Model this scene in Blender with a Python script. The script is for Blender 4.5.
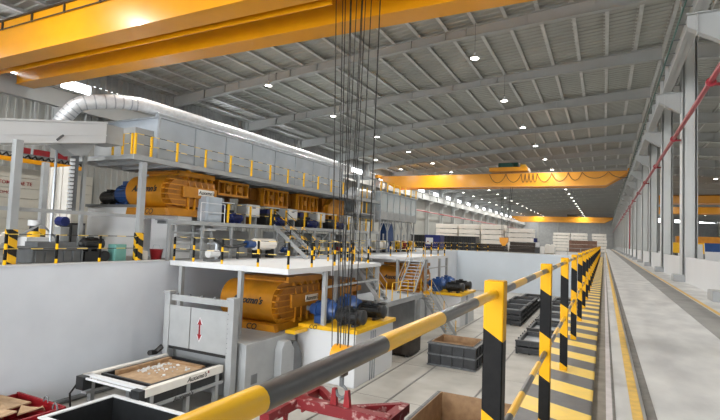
import bpy, bmesh, math, random
from mathutils import Vector, Matrix
random.seed(7)
S = bpy.context.scene
COL = S.collection
for o in list(bpy.data.objects): bpy.data.objects.remove(o, do_unlink=True)

# ------------------------------------------------------------------ camera
def setup_camera(f=484.0, yaw=.46867, pitch=.0531, roll=.03756, h=1.6):
    cy, sy, cp, sp = math.cos(yaw), math.sin(yaw), math.cos(pitch), math.sin(pitch)
    F = Vector((-sy*cp, cy*cp, sp)); R = Vector((cy, sy, 0)); U = R.cross(F)
    c, s = math.cos(roll), math.sin(roll)
    R2 = c*R + s*U; U2 = -s*R + c*U
    m = Matrix(((R2.x, U2.x, -F.x, 0), (R2.y, U2.y, -F.y, 0), (R2.z, U2.z, -F.z, h), (0, 0, 0, 1)))
    cd = bpy.data.cameras.new('camera'); cd.sensor_width = 36; cd.lens = f/720*36; cd.clip_end = 600; cd.clip_start = .05
    co = bpy.data.objects.new('camera', cd); COL.objects.link(co); co.matrix_world = m; S.camera = co
setup_camera()

# ------------------------------------------------------------------ world, exposure
W = bpy.data.worlds.new('world'); S.world = W; W.use_nodes = True
bgn = W.node_tree.nodes['Background']; bgn.inputs[0].default_value = (.93, .96, 1.0, 1); bgn.inputs[1].default_value = 9.5
LAMP_W = 560.0
S.view_settings.view_transform = 'Standard'; S.view_settings.look = 'None'
S.view_settings.exposure = 0.1; S.view_settings.gamma = 1.0; S.view_settings.use_curve_mapping = False

# ------------------------------------------------------------------ materials
def lin(c):
    r = []
    for v in c:
        v /= 255.0
        r.append(v/12.92 if v <= .04045 else ((v+.055)/1.055)**2.4)
    return (r[0], r[1], r[2], 1)
def newmat(name):
    m = bpy.data.materials.new(name); m.use_nodes = True
    nt = m.node_tree; return m, nt, nt.nodes['Principled BSDF']
def pos_node(nt): return nt.nodes.new('ShaderNodeNewGeometry').outputs['Position']
def mat(name, rgb, rough=.5, metal=0.0, var=.12, scale=1.5, rgb2=None, bump=0.0, coat=0.0, vec=(1, 1, 1), lo=.35, hi=.7):
    m, nt, b = newmat(name)
    a = lin(rgb); d = lin(rgb2) if rgb2 else tuple([x*(1-var*1.6) for x in a[:3]])+(1,)
    n = nt.nodes.new('ShaderNodeTexNoise'); n.inputs['Scale'].default_value = scale; n.inputs['Detail'].default_value = 5
    mp = nt.nodes.new('ShaderNodeMapping'); mp.inputs['Scale'].default_value = vec
    nt.links.new(pos_node(nt), mp.inputs[0]); nt.links.new(mp.outputs[0], n.inputs['Vector'])
    cr = nt.nodes.new('ShaderNodeValToRGB'); cr.color_ramp.elements[0].position = lo; cr.color_ramp.elements[1].position = hi
    cr.color_ramp.elements[0].color = d; cr.color_ramp.elements[1].color = a
    nt.links.new(n.outputs['Fac'], cr.inputs[0]); nt.links.new(cr.outputs[0], b.inputs['Base Color'])
    b.inputs['Roughness'].default_value = rough; b.inputs['Metallic'].default_value = metal
    b.inputs['Coat Weight'].default_value = coat; b.inputs['Coat Roughness'].default_value = .15
    if bump:
        bp = nt.nodes.new('ShaderNodeBump'); bp.inputs['Strength'].default_value = bump; bp.inputs['Distance'].default_value = .02
        n2 = nt.nodes.new('ShaderNodeTexNoise'); n2.inputs['Scale'].default_value = scale*12
        nt.links.new(pos_node(nt), n2.inputs['Vector'])
        nt.links.new(n2.outputs['Fac'], bp.inputs['Height']); nt.links.new(bp.outputs[0], b.inputs['Normal'])
    return m
def stripes(name, direction, period, phase, ca, cb, duty=.5, rough=.4, wear=.15, wscale=14.0, spec=.5):
    """flat painted bands: colour a where frac((p.dir - phase)/period) < duty"""
    m, nt, b = newmat(name)
    dot = nt.nodes.new('ShaderNodeVectorMath'); dot.operation = 'DOT_PRODUCT'; dot.inputs[1].default_value = direction
    nt.links.new(pos_node(nt), dot.inputs[0])
    def M(op, x, y):
        k = nt.nodes.new('ShaderNodeMath'); k.operation = op
        nt.links.new(x, k.inputs[0]); k.inputs[1].default_value = y; return k.outputs[0]
    t = M('LESS_THAN', M('FRACT', M('DIVIDE', M('SUBTRACT', dot.outputs['Value'], phase), period), 0), duty)
    mx = nt.nodes.new('ShaderNodeMix'); mx.data_type = 'RGBA'
    mx.inputs[6].default_value = lin(cb); mx.inputs[7].default_value = lin(ca); nt.links.new(t, mx.inputs[0])
    n = nt.nodes.new('ShaderNodeTexNoise'); n.inputs['Scale'].default_value = wscale; n.inputs['Detail'].default_value = 8; n.inputs['Roughness'].default_value = .7
    nt.links.new(pos_node(nt), n.inputs['Vector'])
    cr = nt.nodes.new('ShaderNodeValToRGB'); cr.color_ramp.elements[0].position = .35; cr.color_ramp.elements[1].position = .75
    cr.color_ramp.elements[0].color = (0, 0, 0, 1); cr.color_ramp.elements[1].color = (wear*2, wear*2, wear*2, 1)
    nt.links.new(n.outputs['Fac'], cr.inputs[0])
    m2 = nt.nodes.new('ShaderNodeMix'); m2.data_type = 'RGBA'; m2.inputs[7].default_value = lin((150, 146, 138))
    nt.links.new(cr.outputs[0], m2.inputs[0]); nt.links.new(mx.outputs[2], m2.inputs[6])
    nt.links.new(m2.outputs[2], b.inputs['Base Color']); b.inputs['Roughness'].default_value = rough; b.inputs['Specular IOR Level'].default_value = spec
    return m
def glass(name, rgb, alpha=.35, rough=.08):
    m, nt, b = newmat(name); b.inputs['Base Color'].default_value = lin(rgb); b.inputs['Roughness'].default_value = rough
    b.inputs['Alpha'].default_value = alpha; return m
def emit(name, rgb, s):
    m, nt, b = newmat(name); b.inputs['Base Color'].default_value = lin(rgb)
    b.inputs['Emission Color'].default_value = lin(rgb); b.inputs['Emission Strength'].default_value = s; return m

YEL, BLK = (240, 184, 12), (7, 7, 8)
M = dict(
    crane=mat('crane_yellow', (226, 152, 5), .34, var=.06, scale=.8, coat=.3),
    press=mat('press_orange', (200, 132, 20), .4, var=.18, scale=1.2, coat=.15),
    pressdk=mat('press_brown', (168, 106, 20), .5, var=.25, scale=2),
    yellow=mat('paint_yellow', (240, 186, 20), .4, var=.1, scale=5),
    steel=mat('steel_paint', (164, 167, 168), .45, var=.1, scale=1.1),
    steeldk=mat('steel_dark', (110, 113, 115), .5, var=.15, scale=2),
    galv=mat('galvanised', (176, 182, 188), .35, .55, var=.12, scale=3),
    roof=mat('roof_sheet', (172, 173, 166), .42, var=.12, scale=.35, lo=.3, hi=.75),
    girder=mat('girder_paint', (172, 174, 172), .5, var=.05, scale=.7),
    colpaint=mat('column_paint', (196, 199, 198), .5, var=.05, scale=.7),
    purlin=mat('purlin_galv', (208, 209, 206), .45, .1, var=.1, scale=2),
    white=mat('white_paint', (214, 216, 218), .5, var=.04, scale=.4),
    pitwall=mat('pit_wall_white', (210, 215, 222), .55, var=.06, scale=.45, rgb2=(199, 204, 211)),
    endwall=mat('pit_end_white', (206, 216, 226), .6, var=.04, scale=.3),
    conc=mat('pit_concrete', (186, 183, 176), .5, var=.18, scale=.55, bump=.08, rgb2=(160, 157, 150)),
    lane=mat('lane_concrete', (220, 220, 218), .42, var=.14, scale=1.8, bump=.12, rgb2=(186, 186, 186), vec=(1, .45, 1)),
    lanedk=mat('lane_dark', (148, 147, 144), .6, var=.15, scale=1.2),
    dust=mat('gutter_dust', (146, 139, 128), .8, var=.2, scale=5),
    rubber=mat('wheel_mark', (128, 125, 120), .7, var=.2, scale=6),
    rail=mat('rail_steel', (136, 134, 130), .45, .2, var=.2, scale=8),
    lightc=mat('rail_grout', (206, 200, 200), .6, var=.1, scale=8),
    lanepaint=mat('lane_yellow', (232, 190, 96), .5, rgb2=(196, 164, 100), scale=7, lo=.25, hi=.6),
    red=mat('red_paint', (150, 26, 34), .4, var=.2, scale=3),
    reddust=mat('red_dusty', (118, 18, 26), .5, rgb2=(190, 160, 155), scale=3.5, lo=.3, hi=.42),
    redpipe=mat('red_pipe', (158, 34, 48), .4, var=.1, scale=3),
    green=mat('green_busbar', (30, 96, 84), .45, var=.1, scale=3),
    black=mat('mould_black', (46, 48, 51), .4, var=.3, scale=4),
    blackw=mat('mould_worn', (50, 52, 54), .42, rgb2=(150, 150, 148), scale=9, lo=.2, hi=.34),
    blackband=mat('mould_edge', (112, 115, 118), .4, var=.3, scale=6),
    motor=mat('motor_black', (40, 42, 44), .4, var=.2, scale=5),
    blue=mat('gearbox_blue', (34, 74, 134), .35, var=.15, scale=4, coat=.2),
    deepblue=mat('deep_blue', (30, 42, 104), .4, var=.1, scale=3),
    wood=mat('plywood', (168, 136, 100), .6, rgb2=(140, 110, 80), scale=3),
    card=mat('cardboard_paper', (184, 156, 124), .7, rgb2=(160, 132, 102), scale=4),
    teal=mat('teal_box', (118, 178, 170), .5, var=.08, scale=3),
    rope=mat('wire_rope', (42, 40, 38), .5, .3, var=.2, scale=20),
    beige=mat('beige_panel', (176, 172, 160), .55, var=.06, scale=.6),
    clad=mat('wall_cladding', (158, 159, 154), .55, var=.08, scale=.5),
    cream=mat('cream_wrap', (232, 228, 220), .45, var=.05, scale=1.5),
    brown=mat('rust_brown', (66, 56, 48), .6, var=.3, scale=2),
    alu=mat('foil_duct', (220, 222, 225), .3, .35, var=.1, scale=5, bump=.25),
    encl=mat('enclosure_grey', (176, 186, 196), .38, .15, var=.1, scale=.8),
    lamp=emit('lamp_glow', (255, 250, 240), 14.0),
    glasspane=glass('window_glass', (225, 235, 240), .12),
    cabin=glass('cabin_glass', (222, 234, 238), .42, .05),
    postpaint=stripes('hazard_post', (.65, 0, 1), .72, 1.18-.65*.44, (206, 152, 10), BLK, .5, .5, .01, 14, .12),
    railpaint=stripes('hazard_rail', (0, 1, 0), .86, 1.0, YEL, (66, 68, 72), .5, .32, .06),
    hatch=stripes('hazard_kerb', (.5, 1, 0), .87, 5.44, (252, 214, 104), (96, 96, 100), .48, .5, .12, 9),
    band=stripes('hazard_band', (0, 0, 1), .6, .02, YEL, BLK, .36, .5, .02, 14, .15),
    thinrail_y=stripes('hazard_thin_rail', (.0, 1, 0), .9, .0, (228, 196, 90), (48, 48, 48), .5, .4, .05),
    thinrail_x=stripes('hazard_thin_rail_cross', (1, .4, 0), .9, .0, (228, 200, 110), (70, 70, 70), .5, .4, .05),
    wrap=stripes('hazard_wrap', (.8, .4, .8), .5, .0, YEL, BLK, .5, .4, .04),
)

# ------------------------------------------------------------------ mesh helpers
ORG = {}
class MB:
    def __init__(s): s.v = []; s.f = []
    def add(s, vs, fs):
        n = len(s.v); s.v += [tuple(p) for p in vs]; s.f += [tuple(i+n for i in f) for f in fs]; return s
    def box(s, x0, x1, y0, y1, z0, z1):
        return s.add([(x0,y0,z0),(x1,y0,z0),(x1,y1,z0),(x0,y1,z0),(x0,y0,z1),(x1,y0,z1),(x1,y1,z1),(x0,y1,z1)],
                     [(0,3,2,1),(4,5,6,7),(0,1,5,4),(1,2,6,5),(2,3,7,6),(3,0,4,7)])
    def cbox(s, c, sx, sy, sz): return s.box(c[0]-sx/2, c[0]+sx/2, c[1]-sy/2, c[1]+sy/2, c[2]-sz/2, c[2]+sz/2)
    def bar(s, a, b, w, h, up=(0, 0, 1)):
        a, b = Vector(a), Vector(b); d = (b-a).normalized(); u = Vector(up)
        sd = d.cross(u)
        if sd.length < 1e-4: sd = d.cross(Vector((1, 0, 0)))
        sd.normalize(); u = sd.cross(d); vs = []
        for p in (a, b):
            for i, j in ((-1,-1),(1,-1),(1,1),(-1,1)): vs.append(p+sd*(i*w/2)+u*(j*h/2))
        return s.add(vs, [(0,3,2,1),(4,5,6,7),(0,1,5,4),(1,2,6,5),(2,3,7,6),(3,0,4,7)])
    def tube(s, pts, r, n=8):
        pts = [Vector(p) for p in pts]; rs = r if isinstance(r, (list, tuple)) else [r]*len(pts); vs = []; fs = []; ref = None
        for i, p in enumerate(pts):
            d = (pts[min(i+1, len(pts)-1)]-pts[max(i-1, 0)])
            d = d.normalized() if d.length > 0 else Vector((0, 0, 1))
            if ref is None: ref = Vector((0, 0, 1)) if abs(d.z) < .9 else Vector((1, 0, 0))
            a = d.cross(ref).normalized(); b = a.cross(d); ref = b
            for k in range(n):
                t = 2*math.pi*k/n; vs.append(p+a*(math.cos(t)*rs[i])+b*(math.sin(t)*rs[i]))
        for i in range(len(pts)-1):
            for k in range(n): fs.append((i*n+k, i*n+(k+1) % n, (i+1)*n+(k+1) % n, (i+1)*n+k))
        fs.append(tuple(range(n-1, -1, -1))); fs.append(tuple((len(pts)-1)*n+k for k in range(n)))
        return s.add(vs, fs)
    def prism(s, poly, axis, a0, a1):
        n = len(poly); vs = []
        for a in (a0, a1):
            for p, q in poly: vs.append({'x': (a, p, q), 'y': (p, a, q), 'z': (p, q, a)}[axis])
        fs = [tuple(range(n)), tuple(range(2*n-1, n-1, -1))]+[(i, (i+1) % n, n+(i+1) % n, n+i) for i in range(n)]
        return s.add(vs, fs)
    def build(s, name, m, parent=None, bevel=0, origin=None, smooth=True):
        me = bpy.data.meshes.new(name)
        o = Vector(origin) if origin else (ORG[parent] if parent else Vector((0, 0, 0)))
        me.from_pydata([tuple(Vector(p)-o) for p in s.v], [], s.f)
        bm = bmesh.new(); bm.from_mesh(me); bmesh.ops.recalc_face_normals(bm, faces=bm.faces); bm.to_mesh(me); bm.free()
        if smooth:
            for p in me.polygons: p.use_smooth = True
            me.set_sharp_from_angle(angle=math.radians(35))
        me.materials.append(M[m] if isinstance(m, str) else m)
        ob = bpy.data.objects.new(name, me); COL.objects.link(ob)
        if parent: ob.parent = parent
        else: ob.location = o
        ORG[ob] = o
        if bevel:
            bv = ob.modifiers.new('bevel', 'BEVEL'); bv.width = bevel; bv.segments = 2; bv.limit_method = 'ANGLE'
        return ob
def tag(o, label=None, cat=None, group=None, kind=None):
    if label: o['label'] = label
    if cat: o['category'] = cat
    if group: o['group'] = group
    if kind: o['kind'] = kind
    return o
def thing(name, loc, label, cat, group=None):
    o = bpy.data.objects.new(name, None); COL.objects.link(o); o.location = loc; o.empty_display_size = .2
    ORG[o] = Vector(loc); return tag(o, label, cat, group)
def struct(o): o['kind'] = 'structure'; return o
def copy_tree(o, delta=(0, 0, 0), parent=None):
    c = o.copy(); COL.objects.link(c); c.parent = parent
    if parent is None: c.location = Vector(o.location)+Vector(delta)
    ORG[c] = ORG[o]+Vector(delta)
    for ch in list(o.children):
        copy_tree(ch, delta, c)
    return c
def lettering(txt, size, m, parent, mtx, name='lettering', shear=.25, depth=.004, bold=.012):
    cu = bpy.data.curves.new(name, 'FONT'); cu.body = txt; cu.size = size; cu.shear = shear; cu.extrude = depth; cu.offset = bold*size
    cu.align_x = 'CENTER'; cu.align_y = 'CENTER'; cu.resolution_u = 3
    t = bpy.data.objects.new(name, cu); COL.objects.link(t)
    dg = bpy.context.evaluated_depsgraph_get(); me = bpy.data.meshes.new_from_object(t.evaluated_get(dg)); me.name = name
    bpy.data.objects.remove(t, do_unlink=True)
    me.transform(mtx); me.transform(Matrix.Translation(-ORG[parent]))
    me.materials.clear(); me.materials.append(M[m] if isinstance(m, str) else m)
    ob = bpy.data.objects.new(name, me); COL.objects.link(ob); ob.parent = parent; ORG[ob] = ORG[parent]; return ob
def facing(loc, ex, ey):   # text matrix: x axis ex, y axis ey
    ex, ey = Vector(ex).normalized(), Vector(ey).normalized(); ez = ex.cross(ey)
    return Matrix(((ex.x, ey.x, ez.x, loc[0]), (ex.y, ey.y, ez.y, loc[1]), (ex.z, ey.z, ez.z, loc[2]), (0, 0, 0, 1)))
NTH = ['nearest', 'second nearest', 'third nearest', 'fourth nearest', 'fifth nearest', 'sixth nearest', 'seventh nearest', 'eighth nearest',
       'ninth nearest', 'tenth nearest', 'eleventh nearest', 'twelfth nearest', 'thirteenth nearest', 'fourteenth nearest', 'fifteenth nearest',
       'sixteenth nearest', 'seventeenth nearest', 'eighteenth nearest', 'nineteenth nearest', 'twentieth nearest', 'twenty-first nearest', 'twenty-second nearest',
       'twenty-third nearest', 'twenty-fourth nearest', 'twenty-fifth nearest', 'twenty-sixth nearest', 'twenty-seventh nearest', 'twenty-eighth nearest']
# ------------------------------------------------------------------ the hall
BAY = 9.3; FY = [27.8+BAY*k for k in range(-5, 22)]; YEND = 223.0; YB = -22.0
XL, XR, XC = -32.3, 3.75, 3.6
ZF = -5.5
def ztop(x): return 12.35+(x+31.5)*.0745 if x <= XC else 12.35+(XC+31.5)*.0745-(x-XC)*.0735
# floors
b = MB().box(-.09, 38, YB, YEND, -.4, 0); fl = struct(b.build('floor', 'lane'))
b = MB().box(XL, -19.55, YB, YEND, -.4, 0).box(-19.55, -.09, 70.4, YEND, -.4, 0); o = struct(b.build('floor', 'lanedk')); o.name = 'floor_plant'
b = MB().box(-19.25, -.75, YB, 70.2, ZF-.3, ZF); pf = struct(b.build('floor_pit', 'conc'))
for k, (x0, x1) in enumerate(((-10.1, -10.02), (-8.35, -8.27), (-5.2, -5.12), (-3.1, -3.02))):
    MB().box(x0, x1, YB, 70, ZF, ZF+.025).build('floor_rail', 'rail', pf)
for k in range(14): MB().box(-19.2, -.8, -10+k*6.0, -9.98+k*6.0, ZF, ZF+.004).build('floor_joint', 'rubber', pf)
for x0, x1, m in ((-.09, .03, 'dust'), (.03, .085, 'lightc'), (.085, .112, 'rail'), (.25, .34, 'lanepaint'), (.37, .455, 'rubber'), (1.85, 2.45, 'lanedk'), (2.5, 2.6, 'lanepaint')):
    MB().box(x0, x1, YB, YEND, 0, .005).build('lane_stripe' if m == 'lanepaint' else 'floor_strip', m, fl)
kb = struct(MB().box(-.75, -.09, YB, 70.4, -.4, .03).build('trim_1', 'hatch'))
# pit walls
struct(MB().box(-19.55, -19.25, YB, 70.4, ZF, 0).build('wall_pit_left', 'pitwall'))
struct(MB().box(-.74, -.5, YB, 70.4, ZF, -.4).build('wall_pit_right', 'pitwall'))
struct(MB().box(-19.25, -.74, 70.2, 70.4, ZF, 0).build('wall_pit_end', 'endwall'))
# grooves drawn as thin casting joints on the pit wall
pw = bpy.data.objects['wall_pit_left']
MB().box(-19.62, -19.2, YB, 17, 0, .06).build('wall_coping', 'white', pw)
MB().tube([(-19.1, 8.5, ZF+.12), (-19.1, 17, ZF+.12)], .1, 8).build('floor_pipe', 'steeldk', pw)

# ribbed cladding helper: ribs vertical, along y at x
def ribbed(x, y0, y1, z0, z1, pitch=.45, d=.06):
    b = MB(); y = y0; prof = []
    while y < y1:
        prof += [(y, 0), (y+pitch*.5, 0), (y+pitch*.6, d), (y+pitch*.9, d)]; y += pitch
    prof.append((y1, 0)); vs = []
    for yy, dd in prof: yy = min(yy, y1); vs += [(x+dd, yy, z0), (x+dd, yy, z1)]
    b.add(vs, [(2*i, 2*i+2, 2*i+3, 2*i+1) for i in range(len(prof)-1)]); return b
WZ0, WZ1 = 10.15, 11.4
wl = struct(ribbed(XL, YB, YEND, 0, WZ0).build('wall_left', 'clad', smooth=False))
ribbed(XL, YB, YEND, WZ1, 12.8).build('upper_cladding', 'steel', wl, smooth=False)
for k, y in enumerate(FY):
    a, e = (y+4.9, y+8.3) if y > 20 else ((18.75, 21.3) if y > 15 else (y+.4, y+BAY-.7))   # opening between a and e; unseen near bays opened wide to add daylight
    ribbed(XL, y, a, WZ0, WZ1).build('window_pier', 'steel', wl, smooth=False); ribbed(XL, e, y+BAY, WZ0, WZ1).build('window_pier', 'steel', wl, smooth=False)
    w = struct(MB().box(XL-.06, XL+.06, a, e, WZ0, WZ0+.06).box(XL-.06, XL+.06, a, e, WZ1-.06, WZ1).box(XL-.06, XL+.06, a, a+.06, WZ0, WZ1)
               .box(XL-.06, XL+.06, e-.06, e, WZ0, WZ1).box(XL-.05, XL+.05, (a+e)/2-.03, (a+e)/2+.03, WZ0, WZ1).build('window_%d' % (k+1), 'white'))
    MB().box(XL-.02, XL+.0, a+.06, (a+e)/2-.03, WZ0+.06, WZ1-.06).build('pane', 'glasspane', w)
    MB().box(XL-.02, XL+.0, (a+e)/2+.03, e-.06, WZ0+.06, WZ1-.06).build('pane', 'glasspane', w)
# end wall with window strip in the neighbouring hall
we = struct(MB().box(XL, 38, YEND, YEND+.2, 0, 11.3).box(XL, 38, YEND, YEND+.2, 13.2, 15.4).build('wall_end', 'steel'))
for k in range(9):
    x0 = XL+k*7.9
    MB().box(x0, x0+(1.4 if x0 > 3 else 7.9), YEND, YEND+.2, 11.3, 13.2).build('wall_pier', 'steel', we)
for x in (-26, -18, -10, -2): MB().box(x, x+.5, YEND-.4, YEND, 0, 12).build('end_post', 'girder', we)
struct(MB().box(XL, 38, YB-.2, YB, 10.5, 15.4).box(XL, -26, YB-.2, YB, 0, 10.5).box(3, 38, YB-.2, YB, 0, 10.5).build('wall_near', 'beige'))
struct(MB().box(38, 38.2, YB, YEND, 0, 12.6).build('wall_right', 'beige'))
# left wall columns
for k, y in enumerate(FY[1:]):
    bb = MB().box(-32.2, -31.95, y-.18, y+.18, 0, 12.4).box(-31.95, -31.5, y-.01, y+.01, 0, 12.4).box(-31.5, -31.47, y-.18, y+.18, 0, 12.4).box(-31.5, -30.6, y-.15, y+.15, 8.5, 9.05)
    bb.build('wall_column', 'girder', wl)
# roof sheet, ribs run across the hall
ce = None
def roof_sheet(x0, x1):
    b = MB(); vs = []; y = YB; pr = []
    while y < YEND:
        pr += [(y, 0), (y+.28, 0), (y+.32, -.055), (y+.48, -.055)]; y += .52
    for yy, dd in pr:
        vs += [(x0, yy, ztop(x0)+.26+dd), (x1, yy, ztop(x1)+.26+dd)]
    return b.add(vs, [(2*i, 2*i+1, 2*i+3, 2*i+2) for i in range(len(pr)-1)])
ce = struct(roof_sheet(XL, XC).build('ceiling', 'roof', smooth=False))
roof_sheet(XC, 38).build('roof_sheet', 'roof', ce, smooth=False)
# girders
def girder_mesh(left=True):
    b = MB()
    if left: xs = [-31.5, -26, -20, -8.7, 3.3]; zb = [11.45, 12.08, 12.6, 13.52, 14.08]
    else: xs = [3.9, 14, 26, 38]; zb = [13.98, 13.2, 12.3, 11.3]
    poly = [(x, z) for x, z in zip(xs, zb)]+[(x, ztop(x)) for x in reversed(xs)]
    b.prism(poly, 'y', -.012, .012)
    for i in range(len(xs)-1):
        a, c = xs[i], xs[i+1]
        b.bar((a, 0, zb[i]), (c, 0, zb[i+1]), .34, .04); b.bar((a, 0, ztop(a)), (c, 0, ztop(c)), .34, .04)
    for i in range(1, len(xs)-1): b.box(xs[i]-.02, xs[i]+.02, -.16, .16, zb[i], ztop(xs[i]))
    import bisect
    x = xs[0]+1.7
    n = 0
    while x < xs[-1]-1:
        i = bisect.bisect(xs, x)-1; t = (x-xs[i])/(xs[i+1]-xs[i]); z = zb[i]+t*(zb[i+1]-zb[i])
        b.bar((x, 0, z+.05), (x, .75, ztop(x)+.15), .045, .045) if n % 2 == 0 else b.box(x-.01, x+.01, -.15, .15, z, ztop(x))
        x += 1.72; n += 1
    return b
gl = girder_mesh(True).build('roof_girder', 'girder', ce); gr = girder_mesh(False).build('roof_girder', 'girder', ce)
for k, y in enumerate(FY):
    for g in (gl, gr):
        c = g if k == 0 else g.copy()
        if k: COL.objects.link(c)
        c.location = (0, y, 0)
# purlins: one per bay and line near by, joined lines further off
NP = 20; PX = [-31.0+1.72*i for i in range(NP+1)]
pm = MB().box(-.04, .0, 0, BAY-.02, .0, .26).box(.0, .17, 0, BAY-.02, 0, .03).box(-.13, -.04, 0, BAY-.02, .23, .26).build('purlin', 'purlin', ce)
first = True
for k, y in enumerate(FY[:-1]):
    for x in PX:
        if k > 13 or k < 2: continue
        c = pm if first else pm.copy()
        if not first: COL.objects.link(c)
        first = False; c.location = (x, y, ztop(x)+.01)
b = MB()
for x in PX: b.box(x-.03, x+.05, YB, FY[2], ztop(x)+.01, ztop(x)+.25); b.box(x-.03, x+.05, FY[14], YEND, ztop(x)+.01, ztop(x)+.25)
b.build('far_purlins', 'purlin', ce)['kind'] = 'stuff'
b = MB()
for i in range(17):
    x = 5.2+2.0*i; b.box(x-.03, x+.05, YB, YEND, ztop(x)+.01, ztop(x)+.25)
b.build('neighbour_purlins', 'purlin', ce)['kind'] = 'stuff'
# thin bracing rods in the roof
for k, y in enumerate(FY[4:10]):
    for (xa, xb) in ((-26, -19.5), (-9, -2.5)):
        if k % 2 == 0: MB().tube([(xa, y, ztop(xa)-.1), (xb, y+BAY, ztop(xb)-.1)], .012, 5).build('bracing_rod', 'galv', ce)

# ------------------------------------------------------------------ column row on the right
def column():
    t = thing('steel_column', (3.6, 0, 0), '', 'column', 'grey steel columns along the lane')
    MB().box(2.95, 3.95, -.42, .42, 0, .32).build('plinth', 'steel', t, bevel=.02)
    MB().box(3.28, 3.31, -.36, .36, .32, 14.0).build('flange', 'colpaint', t)
    MB().box(3.89, 3.92, -.36, .36, .32, 14.0).build('flange', 'girder', t)
    MB().box(3.31, 3.89, -.012, .012, .32, 14.0).build('web', 'girder', t)
    MB().box(3.4, 3.8, -.34, -.31, .32, 14.0).build('cover_plate', 'colpaint', t)
    b = MB()
    for z in (2.6, 5.0, 7.4): b.box(3.31, 3.89, -.23, .23, z, z+.02)
    b.build('stiffener', 'girder', t)
    b = MB().prism([(3.28, 8.15), (3.28, 9.2), (2.35, 9.2), (2.35, 8.75)], 'y', -.015, .015)
    b.bar((3.28, 0, 8.15), (2.35, 0, 8.75), .3, .03); b.box(2.3, 3.28, -.15, .15, 9.17, 9.2); b.box(2.6, 2.63, -.14, .14, 8.5, 9.2)
    b.build('corbel', 'girder', t)
    return t
c0 = column(); cols = []
for k, y in enumerate(FY[3:]):
    c = c0 if k == 0 else copy_tree(c0)
    c.location = (3.6, y, 0); ORG[c] = Vector((3.6, y, 0)); cols.append(c)
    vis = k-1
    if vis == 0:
        for xa in (3.315, 3.805): MB().box(xa, xa+.08, y-.355, y-.2, .32, 9.0).build('duct_or_shade_strip', 'steeldk', c)  # shade in the column's flange recesses, built as dark boxes
    c['label'] = 'grey steel column on a plinth beside the lane, ' + (NTH[vis]+' in full view' if vis >= 0 else 'at the right frame edge')
# low white wall panels between the plinths
lw = MB().box(3.42, 3.52, .45, BAY-.45, 0, 1.17).build('low_wall_panel', 'white', None, origin=(3.47, 0, 0))
for k, y in enumerate(FY[3:]):
    c = lw if k == 0 else lw.copy()
    if k: COL.objects.link(c)
    c.location = (3.47, y, 0)
    tag(c, 'low white wall panel between the lane columns, %s to the camera' % NTH[k].replace(' nearest', '-nearest'), 'wall panel', 'low white panels beside the lane')
# runway girder right, busbar, red pipe
t = thing('crane_runway', (2.68, YB, 9.2), 'grey steel crane runway girder carried by the right columns', 'girder')
MB().box(2.67, 2.69, YB, YEND, 9.2, 10.2).build('web', 'girder', t)
MB().box(2.5, 2.86, YB, YEND, 9.2, 9.24).build('bottom_flange', 'girder', t)
MB().box(2.48, 2.9, YB, YEND, 10.16, 10.2).build('top_flange', 'girder', t)
MB().box(2.64, 2.72, YB, YEND, 10.2, 10.32).build('crane_rail', 'rail', t)
st = MB().box(2.5, 2.86, -.01, .01, 9.24, 10.16).build('stiffener', 'girder', t)
for i in range(48):
    c = st if i == 0 else st.copy()
    if i: COL.objects.link(c)
    c.location.y = 4.6+i*2.325-ORG[t].y
MB().tube([(2.42, YB, 10.05), (2.42, YEND, 10.05)], .035, 6).build('conductor_bar', 'green', t)
br = MB().box(2.42, 2.67, 0, .05, 10.0, 10.03).build('bar_bracket', 'steeldk', t)
for i in range(40):
    c = br if i == 0 else br.copy()
    if i: COL.objects.link(c)
    c.location.y = 12+i*1.55-ORG[t].y+YB
t = thing('crane_runway', (-31.0, YB, 9.05), 'grey steel crane runway girder along the left window wall', 'girder')
MB().box(-31.01, -30.99, YB, YEND, 9.05, 10.2).build('web', 'girder', t)
MB().box(-31.2, -30.8, YB, YEND, 9.05, 9.09).build('bottom_flange', 'girder', t)
MB().box(-31.2, -30.8, YB, YEND, 10.16, 10.2).build('top_flange', 'girder', t)
MB().box(-31.04, -30.96, YB, YEND, 10.2, 10.32).build('crane_rail', 'rail', t)
st = MB().box(-31.18, -30.82, -.01, .01, 9.09, 10.16).build('stiffener', 'girder', t)
for i in range(20):
    c = st if i == 0 else st.copy()
    if i: COL.objects.link(c)
    c.location.y = 4.6+i*4.65-ORG[t].y
t = thing('sprinkler_pipe', (2.98, 4, 6.9), 'long red fire pipe clamped along the lane columns', 'pipe')
MB().tube([(2.98, 4, 6.95), (2.98, YEND-2, 6.6)], .085, 10).build('pipe_run', 'redpipe', t)
for k, y in enumerate(FY[3:15]):
    MB().tube([(2.98, y-.06, 6.9), (2.98, y+.06, 6.9)], .15, 10).build('flange_joint', 'redpipe', t)
    MB().box(2.98, 3.28, y-.05, y+.05, 6.78, 6.86).build('bracket', 'red', t)
MB().tube([(3.05, FY[10]+.4, 6.85), (3.05, FY[10]+.4, 1.2)], .07, 8).build('drop_pipe', 'redpipe', t)

t = thing('wall_pipe', (-31.35, 20, 6.8), 'faded red pipe running along the left window wall', 'pipe')
MB().tube([(-31.35, 22, 6.8), (-31.35, YEND-2, 6.8)], .11, 8).build('pipe_run', 'redpipe', t)
for y in FY[5:20]: MB().box(-31.47, -31.25, y-.06, y+.06, 6.62, 6.7).build('bracket', 'steeldk', t)
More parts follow.
